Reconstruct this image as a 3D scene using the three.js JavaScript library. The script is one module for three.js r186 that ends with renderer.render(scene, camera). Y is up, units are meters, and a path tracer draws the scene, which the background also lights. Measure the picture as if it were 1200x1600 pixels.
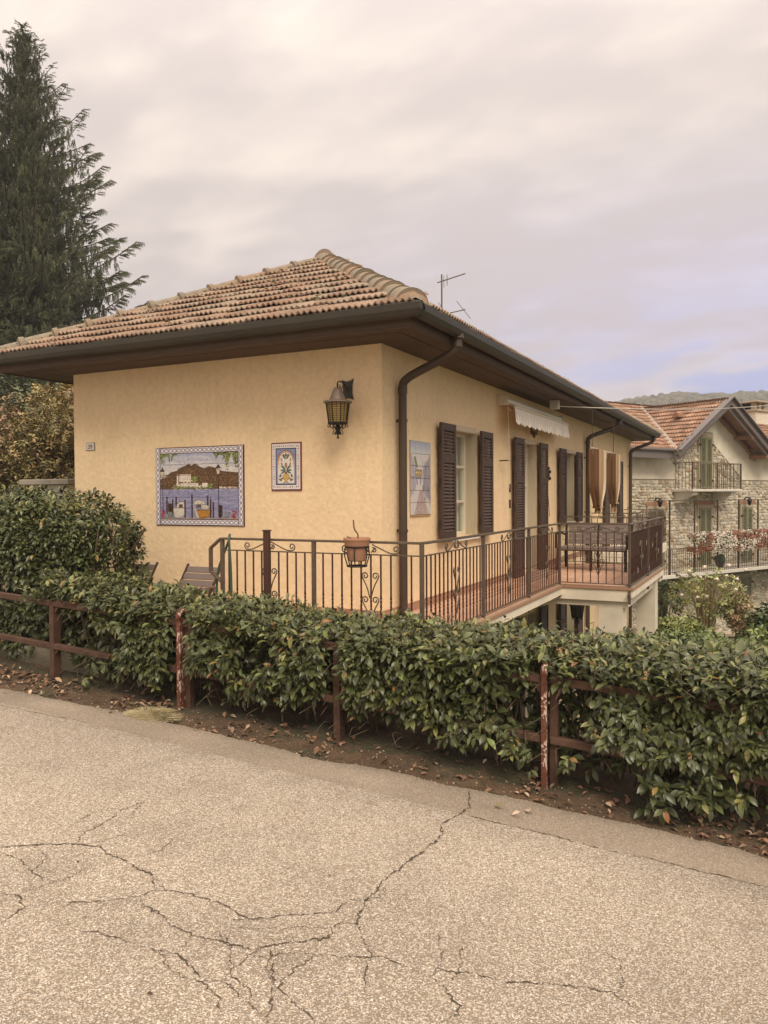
import * as THREE from 'three';
import { mergeGeometries } from 'three/addons/utils/BufferGeometryUtils.js';
import { RoundedBoxGeometry } from 'three/addons/geometries/RoundedBoxGeometry.js';

// ---------- camera, sky, sun, exposure ----------
const scene = new THREE.Scene();
const camera = new THREE.PerspectiveCamera(66.94, 0.75, 0.1, 3000);
const D2R = Math.PI / 180;
camera.position.set(0, 1.75, 0);
camera.rotation.order = 'YXZ';
camera.rotation.set(-1.21 * D2R, 26.4 * D2R, -0.3 * D2R);
scene.add(camera);
const renderer = new THREE.WebGLRenderer();
renderer.toneMapping = THREE.LinearToneMapping;
renderer.toneMappingExposure = 1.7;
renderer.shadowMap.enabled = true;
scene.fog = new THREE.FogExp2(new THREE.Color().setRGB(0.78, 0.80, 0.86), 0.0009);

// ---------- random and noise ----------
function rng(seed) { let s = seed >>> 0; return () => { s = (s + 0x6D2B79F5) | 0; let t = Math.imul(s ^ (s >>> 15), 1 | s); t = (t + Math.imul(t ^ (t >>> 7), 61 | t)) ^ t; return ((t ^ (t >>> 14)) >>> 0) / 4294967296; }; }
function h2(x, y) { let n = Math.imul(x | 0, 374761393) + Math.imul(y | 0, 668265263); n = Math.imul(n ^ (n >>> 13), 1274126177); return ((n ^ (n >>> 16)) >>> 0) / 4294967296; }
const sm = (t) => t * t * (3 - 2 * t);
const mixn = (a, b, t) => a + (b - a) * t;
const clamp = (v, a = 0, b = 1) => Math.min(b, Math.max(a, v));
const sstep = (a, b, v) => sm(clamp((v - a) / (b - a)));
function vn(x, y, per = 0) {                                   // value noise, periodic when per > 0
  const ix = Math.floor(x), iy = Math.floor(y), fx = sm(x - ix), fy = sm(y - iy);
  const w = (i) => (per ? ((i % per) + per) % per : i);
  const a = h2(w(ix), w(iy)), b = h2(w(ix + 1), w(iy)), c = h2(w(ix), w(iy + 1)), d = h2(w(ix + 1), w(iy + 1));
  return mixn(mixn(a, b, fx), mixn(c, d, fx), fy);
}
function fbm(x, y, oct = 4, per = 0) { let s = 0, a = 0.5, t = 0; for (let i = 0; i < oct; i++) { s += a * vn(x, y, per); t += a; x = x * 2 + (per ? 0 : 17.3); y = y * 2 + (per ? 0 : 9.1); per *= 2; a *= 0.5; } return s / t; }

// ---------- sky: an overcast evening, cream grey, with thinner blue cloud low in the north east ----------
const SUN = new THREE.Vector3(0.46, 0.72, 0.52).normalize();
{
  const W = 2048, H = 1024, d = new Float32Array(W * H * 4);
  for (let j = 0; j < H; j++) {
    const el = ((j + 0.5) / H - 0.5) * Math.PI, y = Math.sin(el), ce = Math.cos(el);
    for (let i = 0; i < W; i++) {
      const az = ((i + 0.5) / W - 0.5) * 2 * Math.PI, x = ce * Math.cos(az), z = ce * Math.sin(az);
      const k = (j * W + i) * 4;
      if (y < -0.05) { d[k] = 0.3; d[k + 1] = 0.25; d[k + 2] = 0.19; d[k + 3] = 1; continue; }
      const e = Math.max(y, 0), q = 1 / (e + 0.16), px = x * q * 1.15 + 4.7, pz = z * q * 1.15 + 1.3;
      const big = fbm(px * 0.55, pz * 0.75, 4), mid = fbm(px * 1.9 + 8 + big * 1.8, pz * 2.9 + 3 + big, 6), fine = fbm(px * 5 + mid * 2.5, pz * 10 + mid, 5);
      let t = 0.36 * big + 0.42 * mid + 0.22 * fine;            // 0.3 dark .. 0.7 bright
      t = sstep(0.36, 0.64, t);
      const lum = (0.92 + 1.7 * Math.pow(e, 2.4)) * 0.50;     // an overcast sky brightens towards the zenith
      let r = mixn(0.825, 1.12, t), g = mixn(0.722, 0.972, t), b = mixn(0.682, 0.848, t);
      const north = Math.exp(-Math.pow((Math.atan2(x, -z) - 0.16) / 0.60, 2));   // thin cloud over the valley
      const low = sstep(0.46, 0.12, y), m = north * low * (0.45 + 0.55 * sstep(0.35, 0.6, fine * 0.4 + mid * 0.6));
      r = mixn(r, 0.78, 0.75 * m); g = mixn(g, 0.77, 0.7 * m); b = mixn(b, 1.08, m);
      const m2 = north * sstep(0.25, 0.09, y) * sstep(0.36, 0.56, mid);
      r = mixn(r, 0.42, 0.75 * m2); g = mixn(g, 0.54, 0.75 * m2); b = mixn(b, 1.05, 0.7 * m2);
      d[k] = lum * r; d[k + 1] = lum * g; d[k + 2] = lum * b; d[k + 3] = 1;
    }
  }
  const t = new THREE.DataTexture(d, W, H, THREE.RGBAFormat, THREE.FloatType);
  t.mapping = THREE.EquirectangularReflectionMapping; t.magFilter = THREE.LinearFilter; t.minFilter = THREE.LinearFilter; t.needsUpdate = true;
  scene.background = t; scene.environment = t;
}
const sun = new THREE.DirectionalLight(new THREE.Color(1, 0.89, 0.73), 1.4);
sun.position.copy(SUN).multiplyScalar(60); sun.castShadow = true; sun.shadow.radius = 45;
sun.shadow.mapSize.set(2048, 2048);
Object.assign(sun.shadow.camera, { left: -40, right: 40, top: 40, bottom: -40, near: 1, far: 160 });
scene.add(sun); scene.add(sun.target);

// ---------- geometry helpers ----------
const V = (x, y, z) => new THREE.Vector3(x, y, z);
function clean(g) {
  let q = g.index ? g.toNonIndexed() : g.clone();
  for (const k of Object.keys(q.attributes)) if (!['position', 'normal', 'uv'].includes(k)) q.deleteAttribute(k);
  if (!q.attributes.normal) q.computeVertexNormals();
  if (!q.attributes.uv) q.setAttribute('uv', new THREE.Float32BufferAttribute(new Float32Array(q.attributes.position.count * 2), 2));
  return q;
}
function merged(gs) { gs = (Array.isArray(gs) ? gs : [gs]).map(clean); return gs.length === 1 ? gs[0] : mergeGeometries(gs); }
function uvm(g, s = 1, ox = 0, oy = 0) {                       // uv in metres, from the side that each face looks to
  g = clean(g); const p = g.attributes.position, uv = g.attributes.uv, a = V(), b = V(), c = V();
  for (let i = 0; i < p.count; i += 3) {
    a.fromBufferAttribute(p, i); b.fromBufferAttribute(p, i + 1); c.fromBufferAttribute(p, i + 2);
    const n = b.clone().sub(a).cross(c.clone().sub(a)), ax = Math.abs(n.x), ay = Math.abs(n.y), az = Math.abs(n.z);
    [a, b, c].forEach((q, k) => { const [u, v] = ay > ax && ay > az ? [q.x, q.z] : ax > az ? [q.z, q.y] : [q.x, q.y]; uv.setXY(i + k, u * s + ox, v * s + oy); });
  }
  return g;
}
function box(cx, cy, cz, w, h, d, ry = 0, rx = 0, rz = 0) { const g = new THREE.BoxGeometry(w, h, d); if (rx) g.rotateX(rx); if (rz) g.rotateZ(rz); if (ry) g.rotateY(ry); return g.translate(cx, cy, cz); }
function rbox(cx, cy, cz, w, h, d, r = 0.006, ry = 0, rx = 0, rz = 0) { const g = new RoundedBoxGeometry(w, h, d, 1, Math.min(r, w / 2.1, h / 2.1, d / 2.1)); if (rx) g.rotateX(rx); if (rz) g.rotateZ(rz); if (ry) g.rotateY(ry); return g.translate(cx, cy, cz); }
const b2 = (x0, x1, y0, y1, z0, z1) => box((x0 + x1) / 2, (y0 + y1) / 2, (z0 + z1) / 2, Math.abs(x1 - x0), Math.abs(y1 - y0), Math.abs(z1 - z0));
const rb2 = (x0, x1, y0, y1, z0, z1, r = 0.006) => rbox((x0 + x1) / 2, (y0 + y1) / 2, (z0 + z1) / 2, Math.abs(x1 - x0), Math.abs(y1 - y0), Math.abs(z1 - z0), r);
const QY = V(0, 1, 0);
function cyl(p, q, r, r2 = r, seg = 7) { const d = q.clone().sub(p), g = new THREE.CylinderGeometry(r2, r, d.length(), seg, 1); g.applyQuaternion(new THREE.Quaternion().setFromUnitVectors(QY, d.clone().normalize())); return g.translate((p.x + q.x) / 2, (p.y + q.y) / 2, (p.z + q.z) / 2); }
function sqbar(p, q, w, h) {                                    // rectangular bar from p to q, h measured upwards
  const d = q.clone().sub(p), L = d.length(), z = d.normalize(), up = Math.abs(z.y) > 0.95 ? V(1, 0, 0) : V(0, 1, 0);
  const x = up.clone().cross(z).normalize(), y = z.clone().cross(x), m = new THREE.Matrix4().makeBasis(x, y, z);
  const r = Math.min(w, h) * 0.2, g = new RoundedBoxGeometry(w, h, L, 1, r); g.applyMatrix4(m); return g.translate((p.x + q.x) / 2, (p.y + q.y) / 2, (p.z + q.z) / 2);
}
function tube(pts, r, n = 0, seg = 6) { return new THREE.TubeGeometry(new THREE.CatmullRomCurve3(pts), n || pts.length * 4, r, seg, false); }
function prism(pts, depth, o, ax, ay, an, bevel = 0) {          // 2d outline extruded: ax, ay span the outline, an the depth
  const s = new THREE.Shape(pts.map(([a, b]) => new THREE.Vector2(a, b)));
  const g = new THREE.ExtrudeGeometry(s, { depth, bevelEnabled: bevel > 0, bevelSize: bevel, bevelThickness: bevel, bevelSegments: 1, curveSegments: 6 });
  const m = new THREE.Matrix4().makeBasis(ax, ay, an).setPosition(o); if (m.determinant() > 0) return g.applyMatrix4(m);
  const q = clean(g.applyMatrix4(m)), p = q.attributes.position, a = V(), b = V(); for (let i = 0; i < p.count; i += 3) { a.fromBufferAttribute(p, i + 1); b.fromBufferAttribute(p, i + 2); p.setXYZ(i + 1, b.x, b.y, b.z); p.setXYZ(i + 2, a.x, a.y, a.z); }
  q.computeVertexNormals(); return q;
}
function quadsheet(fn, nu, nv) {                                // fn(i/nu, j/nv) -> [x,y,z]
  const p = [], uv = [], ix = [];
  for (let j = 0; j <= nv; j++) for (let i = 0; i <= nu; i++) { p.push(...fn(i / nu, j / nv)); uv.push(i / nu, j / nv); }
  for (let j = 0; j < nv; j++) for (let i = 0; i < nu; i++) { const a = j * (nu + 1) + i, b = a + 1, c = a + nu + 1, d = c + 1; ix.push(a, b, d, a, d, c); }
  const g = new THREE.BufferGeometry(); g.setAttribute('position', new THREE.Float32BufferAttribute(p, 3)); g.setAttribute('uv', new THREE.Float32BufferAttribute(uv, 2)); g.setIndex(ix); g.computeVertexNormals(); return g;
}
function spiral(r, turns, dir, a0, n = 14, cx = 0, cy = 0) { const o = []; for (let i = 0; i <= n; i++) { const t = i / n, a = a0 + dir * turns * 2 * Math.PI * t, q = r * (1 - 0.72 * t); o.push([cx + q * Math.cos(a), cy + q * Math.sin(a)]); } return o; }

// ---------- things and parts ----------
const used = {};
const numbered = (n) => { used[n] = (used[n] ?? 0) + 1; return used[n] === 1 ? n : n + '_' + String(used[n] - 1).padStart(3, '0'); };
const BASE = new WeakMap();
function tag(o, label, category, group) { o.userData.label = label; if (category) o.userData.category = category; if (group) o.userData.group = group; return o; }
function thing(name, label, category, base = [0, 0, 0], group, turn = 0) {
  const o = new THREE.Group(); o.name = numbered(name); o.position.set(...base); o.rotation.y = turn; scene.add(o);
  BASE.set(o, turn ? [0, 0, 0] : base); return tag(o, label, category, group);
}
function part(name, geos, mat, parent, stuff) {
  const b = BASE.get(parent) ?? [0, 0, 0], g = merged(geos); g.translate(-b[0], -b[1], -b[2]);
  const m = new THREE.Mesh(g, mat); m.name = name; m.castShadow = m.receiveShadow = true; BASE.set(m, b); parent.add(m);
  if (stuff) m.userData.kind = 'stuff';
  return m;
}
function piece(name, geo, mat, parent, [x, y, z], q) {          // shared geometry at its own place
  const b = BASE.get(parent) ?? [0, 0, 0], m = new THREE.Mesh(geo, mat); m.name = name; m.position.set(x - b[0], y - b[1], z - b[2]);
  if (q) m.quaternion.copy(q); m.castShadow = m.receiveShadow = true; BASE.set(m, [0, 0, 0]); parent.add(m); return m;
}
function solo(name, geos, mat, label, category, group) {
  const g = merged(geos); g.computeBoundingBox(); const bb = g.boundingBox, c = [(bb.min.x + bb.max.x) / 2, bb.min.y, (bb.min.z + bb.max.z) / 2];
  g.translate(-c[0], -c[1], -c[2]); const m = new THREE.Mesh(g, mat); m.name = numbered(name); m.position.set(...c); m.castShadow = m.receiveShadow = true; scene.add(m); BASE.set(m, c);
  return tag(m, label, category, group);
}
function struct(name, geos, mat, label) { const m = new THREE.Mesh(merged(geos), mat); m.name = name; m.userData.kind = 'structure'; if (label) m.userData.label = label; m.castShadow = m.receiveShadow = true; scene.add(m); return m; }
function many(name, geo, mat, list, parent, colors) {           // list of Matrix4
  const m = new THREE.InstancedMesh(geo, mat, list.length); m.name = name; m.castShadow = m.receiveShadow = true; m.userData.kind = 'stuff';
  const b = BASE.get(parent) ?? [0, 0, 0], T = new THREE.Matrix4().makeTranslation(-b[0], -b[1], -b[2]), q = new THREE.Matrix4();
  list.forEach((l, i) => { m.setMatrixAt(i, q.multiplyMatrices(T, l)); if (colors) m.setColorAt(i, colors[i]); });
  parent.add(m); return m;
}
const mat4 = (p, q, s) => new THREE.Matrix4().compose(p, q, typeof s === 'number' ? V(s, s, s) : s);
const qeul = (x, y, z, o = 'YXZ') => new THREE.Quaternion().setFromEuler(new THREE.Euler(x, y, z, o));

// ---------- textures ----------
const enc = (v) => { v = clamp(v); return 255 * (v <= 0.0031308 ? v * 12.92 : 1.055 * Math.pow(v, 1 / 2.4) - 0.055); };
function tex(n, fn, color, rep = 1, n2 = n) {
  const d = new Uint8Array(n * n2 * 4);
  for (let j = 0; j < n2; j++) for (let i = 0; i < n; i++) { const c = fn(i / n, j / n2), k = (j * n + i) * 4; for (let q = 0; q < 3; q++) { const v = Array.isArray(c) ? c[q] : c; d[k + q] = color ? enc(v) : 255 * clamp(v); } d[k + 3] = 255; }
  return fin(new THREE.DataTexture(d, n, n2, THREE.RGBAFormat), color, rep);
}
function fin(t, color, rep = 1) { t.wrapS = t.wrapT = THREE.RepeatWrapping; t.magFilter = THREE.LinearFilter; t.minFilter = THREE.LinearMipmapLinearFilter; t.generateMipmaps = true; if (color) t.colorSpace = THREE.SRGBColorSpace; t.repeat.set(rep, rep); t.needsUpdate = true; return t; }
const C = (r, g, b) => new THREE.Color().setRGB(r, g, b);
const M = (r, g, b, o = {}) => new THREE.MeshStandardMaterial({ color: C(r, g, b), roughness: 0.8, metalness: 0, side: THREE.DoubleSide, ...o });

const tStucco = tex(1024, (u, v) => { const a = fbm(u * 4, v * 4, 4, 4), f = fbm(u * 70, v * 70, 3, 70), s = fbm(u * 10, v * 3, 3, 10); const st = fbm(u * 46, v * 3, 3, 46), k = 0.84 + 0.15 * a + 0.15 * (f - 0.5) + 0.05 * (s - 0.5) + 0.06 * (st - 0.5); return [k * 1.03, k * 1.0, k * (0.95 + 0.06 * a)]; }, true, 0.4);
const tStuccoB = tex(1024, (u, v) => { const f = fbm(u * 48, v * 60, 4, 48), r = Math.abs(fbm(u * 30 + 0.3, v * 20, 3, 30) - 0.5) * 2; return 0.65 * f + 0.35 * r; }, false, 0.4);
const tMottle = tex(512, (u, v) => 0.74 + 0.36 * fbm(u * 6, v * 6, 5, 6), true, 0.5);
const tGrainB = tex(512, (u, v) => fbm(u * 90, v * 90, 3, 90), false, 1);
const tWood = tex(512, (u, v) => { const g = fbm(u * 3, v * 60, 4, 3) * 0.6 + 0.4 * fbm(u * 5, v * 12, 3, 5); return 0.62 + 0.6 * (g - 0.2); }, true, 1);
const tRust = tex(512, (u, v) => { const a = fbm(u * 8, v * 8, 5, 8), b = fbm(u * 40, v * 40, 3, 40); const k = 0.7 + 0.7 * (a - 0.3) + 0.25 * (b - 0.5); return [k * 1.05, k * 0.98, k * 0.92]; }, true, 2);
const tPeel = tex(512, (u, v) => { const a = fbm(u * 7, v * 3, 5, 7), w = fbm(u * 22 + 3, v * 11, 4, 22); const k = 0.6 + 0.6 * fbm(u * 30, v * 30, 3, 30); if (w > 0.59 && a > 0.44) return [0.62, 0.48, 0.40]; if (a > 0.5) return [0.20 * k, 0.065 * k, 0.038 * k]; return [0.16 * k, 0.055 * k, 0.028 * k]; }, true, 3);
const tTile = tex(512, (u, v) => { const a = fbm(u * 5, v * 5, 4, 5), f = fbm(u * 50, v * 50, 3, 50), l = sstep(0.56, 0.68, fbm(u * 13, v * 13, 4, 13)); const k = 0.72 + 0.42 * a + 0.3 * (f - 0.5); return [mixn(k, 0.78, l * 0.6), mixn(k, 0.92, l * 0.6), mixn(k, 0.95, l * 0.6)]; }, true, 2);

const mat = {
  stucco: M(0.87, 0.675, 0.425, { map: tStucco, bumpMap: tStuccoB, bumpScale: 0.006, roughness: 0.95 }),
  cream: M(0.80, 0.71, 0.56, { map: tMottle, bumpMap: tGrainB, bumpScale: 0.002, roughness: 0.95 }),
  white: M(0.74, 0.69, 0.60, { map: tMottle, roughness: 0.8 }),
  skirting: M(0.40, 0.22, 0.135, { map: tMottle, roughness: 0.7 }),
  shutter: M(0.075, 0.040, 0.025, { map: tWood, roughness: 0.6 }),
  slat: M(0.088, 0.047, 0.029, { map: tWood, roughness: 0.58 }),
  frameWhite: M(0.66, 0.58, 0.45, { roughness: 0.55 }),
  glass: new THREE.MeshPhysicalMaterial({ color: C(0.9, 0.95, 0.95), roughness: 0.04, transmission: 1, thickness: 0, side: THREE.DoubleSide }),
  lace: M(0.72, 0.66, 0.56, { roughness: 1 }),
  soffit: M(0.105, 0.062, 0.036, { map: tWood, roughness: 0.75 }),
  gutter: M(0.062, 0.052, 0.037, { map: tMottle, roughness: 0.5, metalness: 0.3 }),
  pipe: M(0.075, 0.050, 0.032, { map: tMottle, roughness: 0.5, metalness: 0.2 }),
  iron: M(0.145, 0.110, 0.080, { map: tRust, roughness: 0.5, metalness: 0.2 }),
  ironRed: M(0.085, 0.036, 0.024, { map: tRust, roughness: 0.55, metalness: 0.15 }),
  black: M(0.02, 0.017, 0.014, { roughness: 0.55, metalness: 0.3 }),
  dark: M(0.012, 0.010, 0.008, { roughness: 1 }),
  concrete: M(0.30, 0.26, 0.19, { map: tMottle, bumpMap: tGrainB, bumpScale: 0.003, roughness: 0.95 }),
  terracotta: M(0.42, 0.175, 0.095, { map: tMottle, roughness: 0.8 }),
};
const tileMats = [[0.34, 0.222, 0.15], [0.31, 0.19, 0.126], [0.37, 0.258, 0.182], [0.275, 0.178, 0.12], [0.325, 0.245, 0.175]].map(([r, g, b]) => M(r, g, b, { map: tTile, bumpMap: tGrainB, bumpScale: 0.003, roughness: 0.92 }));
const capMats = [[0.33, 0.245, 0.17], [0.31, 0.25, 0.18], [0.36, 0.235, 0.155], [0.29, 0.235, 0.17]].map(([r, g, b]) => M(r, g, b, { map: tTile, bumpMap: tGrainB, bumpScale: 0.004, roughness: 0.95 }));
// ---------- road, verge, ground, hills ----------
const roadY = (x, z) => -0.36 - 0.05 * clamp(x, -40, 30) + 0.06 * (clamp(z, -8, 4) + 5.3);
const EDGE = [[-14, -4.8], [-6.36, -4.81], [-5.42, -4.85], [-4.76, -4.92], [-4.19, -4.9], [-3.55, -4.88], [-2.94, -4.84], [-2.47, -4.95], [-2.01, -4.91], [-1.43, -4.96], [-1.17, -4.92], [-0.78, -4.97], [-0.16, -4.95], [0.1, -4.88], [8, -4.9]];
const edgeZ = (x) => { let i = 0; while (i < EDGE.length - 2 && x > EDGE[i + 1][0]) i++; const [a, b] = [EDGE[i], EDGE[i + 1]]; return mixn(a[1], b[1], clamp((x - a[0]) / (b[0] - a[0]))) + 0.05 * (fbm(x * 4, 3.3, 3) - 0.5) + 0.03 * (vn(x * 22, 7.7) - 0.5); };
const innerZ = (x) => -4.48 + 0.03 * (fbm(x * 2.5, 1.1, 3) - 0.5) + 0.012 * (vn(x * 30, 5.5) - 0.5);
function aggregate(n, metres, count, pal, base, seed, rmin, rmax) {   // exposed stone chips in binder: colour and height
  const R = rng(seed), c = new Uint8Array(n * n * 4), b = new Uint8Array(n * n * 4), hgt = new Float32Array(n * n), px = n / metres;
  for (let i = 0; i < n * n; i++) { const f = 0.75 + 0.5 * R(); for (let q = 0; q < 3; q++) { c[i * 4 + q] = enc(base[q] * f); b[i * 4 + q] = 20 * R(); } c[i * 4 + 3] = b[i * 4 + 3] = 255; }
  for (let k = 0; k < count; k++) {
    const x = R() * n, y = R() * n, r = (rmin + (rmax - rmin) * R() * R()) * px, a = R() * 3.14, el = 0.55 + 0.45 * R(), col = pal[Math.floor(R() * pal.length)], f = 0.75 + 0.5 * R(), top = 0.35 + 0.65 * R(), ca = Math.cos(a), sa = Math.sin(a), m = Math.ceil(r);
    for (let j = -m; j <= m; j++) for (let i = -m; i <= m; i++) {
      const u = (i * ca + j * sa) / r, v = (j * ca - i * sa) / (r * el), q = Math.abs(u) ** 2.6 + Math.abs(v) ** 2.6; if (q > 1) continue;
      const X = ((Math.floor(x + i) % n) + n) % n, Y = ((Math.floor(y + j) % n) + n) % n, o = Y * n + X, z = top * (1 - 0.5 * q); if (z < hgt[o]) continue; hgt[o] = z;
      for (let w = 0; w < 3; w++) { c[o * 4 + w] = enc(col[w] * f * (q > 0.72 ? 0.72 : 1)); b[o * 4 + w] = 255 * z; }
    }
  }
  return [fin(new THREE.DataTexture(c, n, n, THREE.RGBAFormat), true, 1 / metres), fin(new THREE.DataTexture(b, n, n, THREE.RGBAFormat), false, 1 / metres)];
}
const [rC, rB] = aggregate(2048, 2.6, 210000, [[0.56, 0.482, 0.398], [0.49, 0.405, 0.315], [0.66, 0.598, 0.52], [0.40, 0.325, 0.248], [0.47, 0.41, 0.348], [0.53, 0.44, 0.34]], [0.27, 0.21, 0.15], 11, 0.0026, 0.0066);
const [sC, sB] = aggregate(1024, 1.6, 60000, [[0.36, 0.295, 0.225], [0.31, 0.25, 0.188], [0.41, 0.345, 0.265], [0.28, 0.225, 0.168]], [0.24, 0.19, 0.14], 12, 0.0025, 0.006);
const mRoad = new THREE.MeshStandardMaterial({ map: rC, bumpMap: rB, bumpScale: 0.005, roughness: 0.85, vertexColors: true, side: THREE.DoubleSide });
const mStrip = new THREE.MeshStandardMaterial({ map: sC, bumpMap: sB, bumpScale: 0.0025, roughness: 0.9, vertexColors: true, side: THREE.DoubleSide });
function paved(x0, x1, nx, za, zb, nz, lift, tone) {
  const g = quadsheet((u, v) => { const x = mixn(x0, x1, u), z = mixn(za(x), zb(x), v); return [x, roadY(x, z) + lift, z]; }, nx, nz);
  const p = g.attributes.position, col = [];
  for (let i = 0; i < p.count; i++) { const x = p.getX(i), z = p.getZ(i); g.attributes.uv.setXY(i, x, z); col.push(...tone(x, z)); }
  g.setAttribute('color', new THREE.Float32BufferAttribute(col, 3)); return g;
}
const roadTone = (x, z) => { const k = 0.80 + 0.30 * fbm(x * 0.7 + 5, z * 0.7, 4) + 0.14 * (fbm(x * 0.5, z * 3.1 + 9, 3) - 0.5) + 0.10 * fbm(x * 6, z * 6, 2) - 0.10 * sstep(-4.1, -4.5, z), s = sstep(0.62, 0.72, fbm(x * 5 + 40, z * 5, 3)) * 0.12; return [k - s, k - s, k * 0.985 - s]; };
{
  const rd = new THREE.Mesh(paved(-14, 8, 440, (x) => 6, innerZ, 60, 0, roadTone), mRoad); rd.name = 'road'; rd.userData.kind = 'structure'; scene.add(rd);
  const far = new THREE.Mesh(mergeGeometries([paved(-60, -14, 20, () => 6, innerZ, 4, 0, roadTone), paved(8, 40, 20, () => 6, innerZ, 4, 0, roadTone)]), mRoad); far.name = 'road_001'; far.userData.kind = 'structure'; scene.add(far);
  const st = paved(-14, 8, 700, innerZ, edgeZ, 8, 0, (x, z) => { const k = 0.82 + 0.42 * fbm(x * 2, z * 3, 4) - 0.18 * sstep(0.12, 0, z - edgeZ(x)); return [k, k, k]; });
  const lip = paved(-14, 8, 700, edgeZ, (x) => edgeZ(x) - 0.02, 1, 0, () => [0.7, 0.68, 0.64]);
  { const p = lip.attributes.position; for (let i = 701; i < p.count; i++) p.setY(i, p.getY(i) - 0.09); lip.computeVertexNormals(); }
  const sm_ = new THREE.Mesh(mergeGeometries([st, lip]), mStrip); sm_.name = 'road_edge_strip'; sm_.userData.kind = 'structure'; sm_.userData.label = 'darker smooth asphalt strip along the road edge'; scene.add(sm_);
}
// cracks in the asphalt
const mCrack = M(0.075, 0.053, 0.034, { roughness: 1 });
function crack(pts, w, seed) {
  const R = rng(seed), q = []; let ph = R() * 50;
  for (let i = 0; i < pts.length - 1; i++) { const [a, b] = [pts[i], pts[i + 1]], L = Math.hypot(b[0] - a[0], b[1] - a[1]), n = Math.max(2, Math.round(L / 0.009)); for (let k = 0; k < n; k++) { const t = k / n; q.push([mixn(a[0], b[0], t) + 0.02 * (vn(ph + (i * 9 + t * 9), 1) - 0.5) + 0.010 * (R() - 0.5), mixn(a[1], b[1], t) + 0.02 * (vn(ph + (i * 9 + t * 9), 30) - 0.5) + 0.010 * (R() - 0.5)]); } }
  q.push(pts[pts.length - 1]);
  const p = [], ix = [], N = q.length;
  q.forEach(([x, z], i) => { const a = q[Math.max(0, i - 1)], b = q[Math.min(N - 1, i + 1)], l = Math.hypot(b[0] - a[0], b[1] - a[1]) || 1, nx = -(b[1] - a[1]) / l, nz = (b[0] - a[0]) / l; const taper = Math.min(1, 0.25 + i * 0.12, 0.25 + (N - 1 - i) * 0.12), wd = w * taper * (0.16 + 1.7 * Math.max(0, vn(i * 0.3, seed) - 0.12) * (0.35 + 1.4 * R() * R()) + (R() < 0.04 ? 0.9 : 0));
    for (const s of [-0.5, 0.5]) { const X = x + nx * wd * s, Z = z + nz * wd * s; p.push(X, roadY(X, Z) + 0.003, Z); } if (i) { const k = i * 2; ix.push(k - 2, k - 1, k + 1, k - 2, k + 1, k); } });
  const g = new THREE.BufferGeometry(); g.setAttribute('position', new THREE.Float32BufferAttribute(p, 3)); g.setIndex(ix); g.computeVertexNormals(); return g;
}
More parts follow.
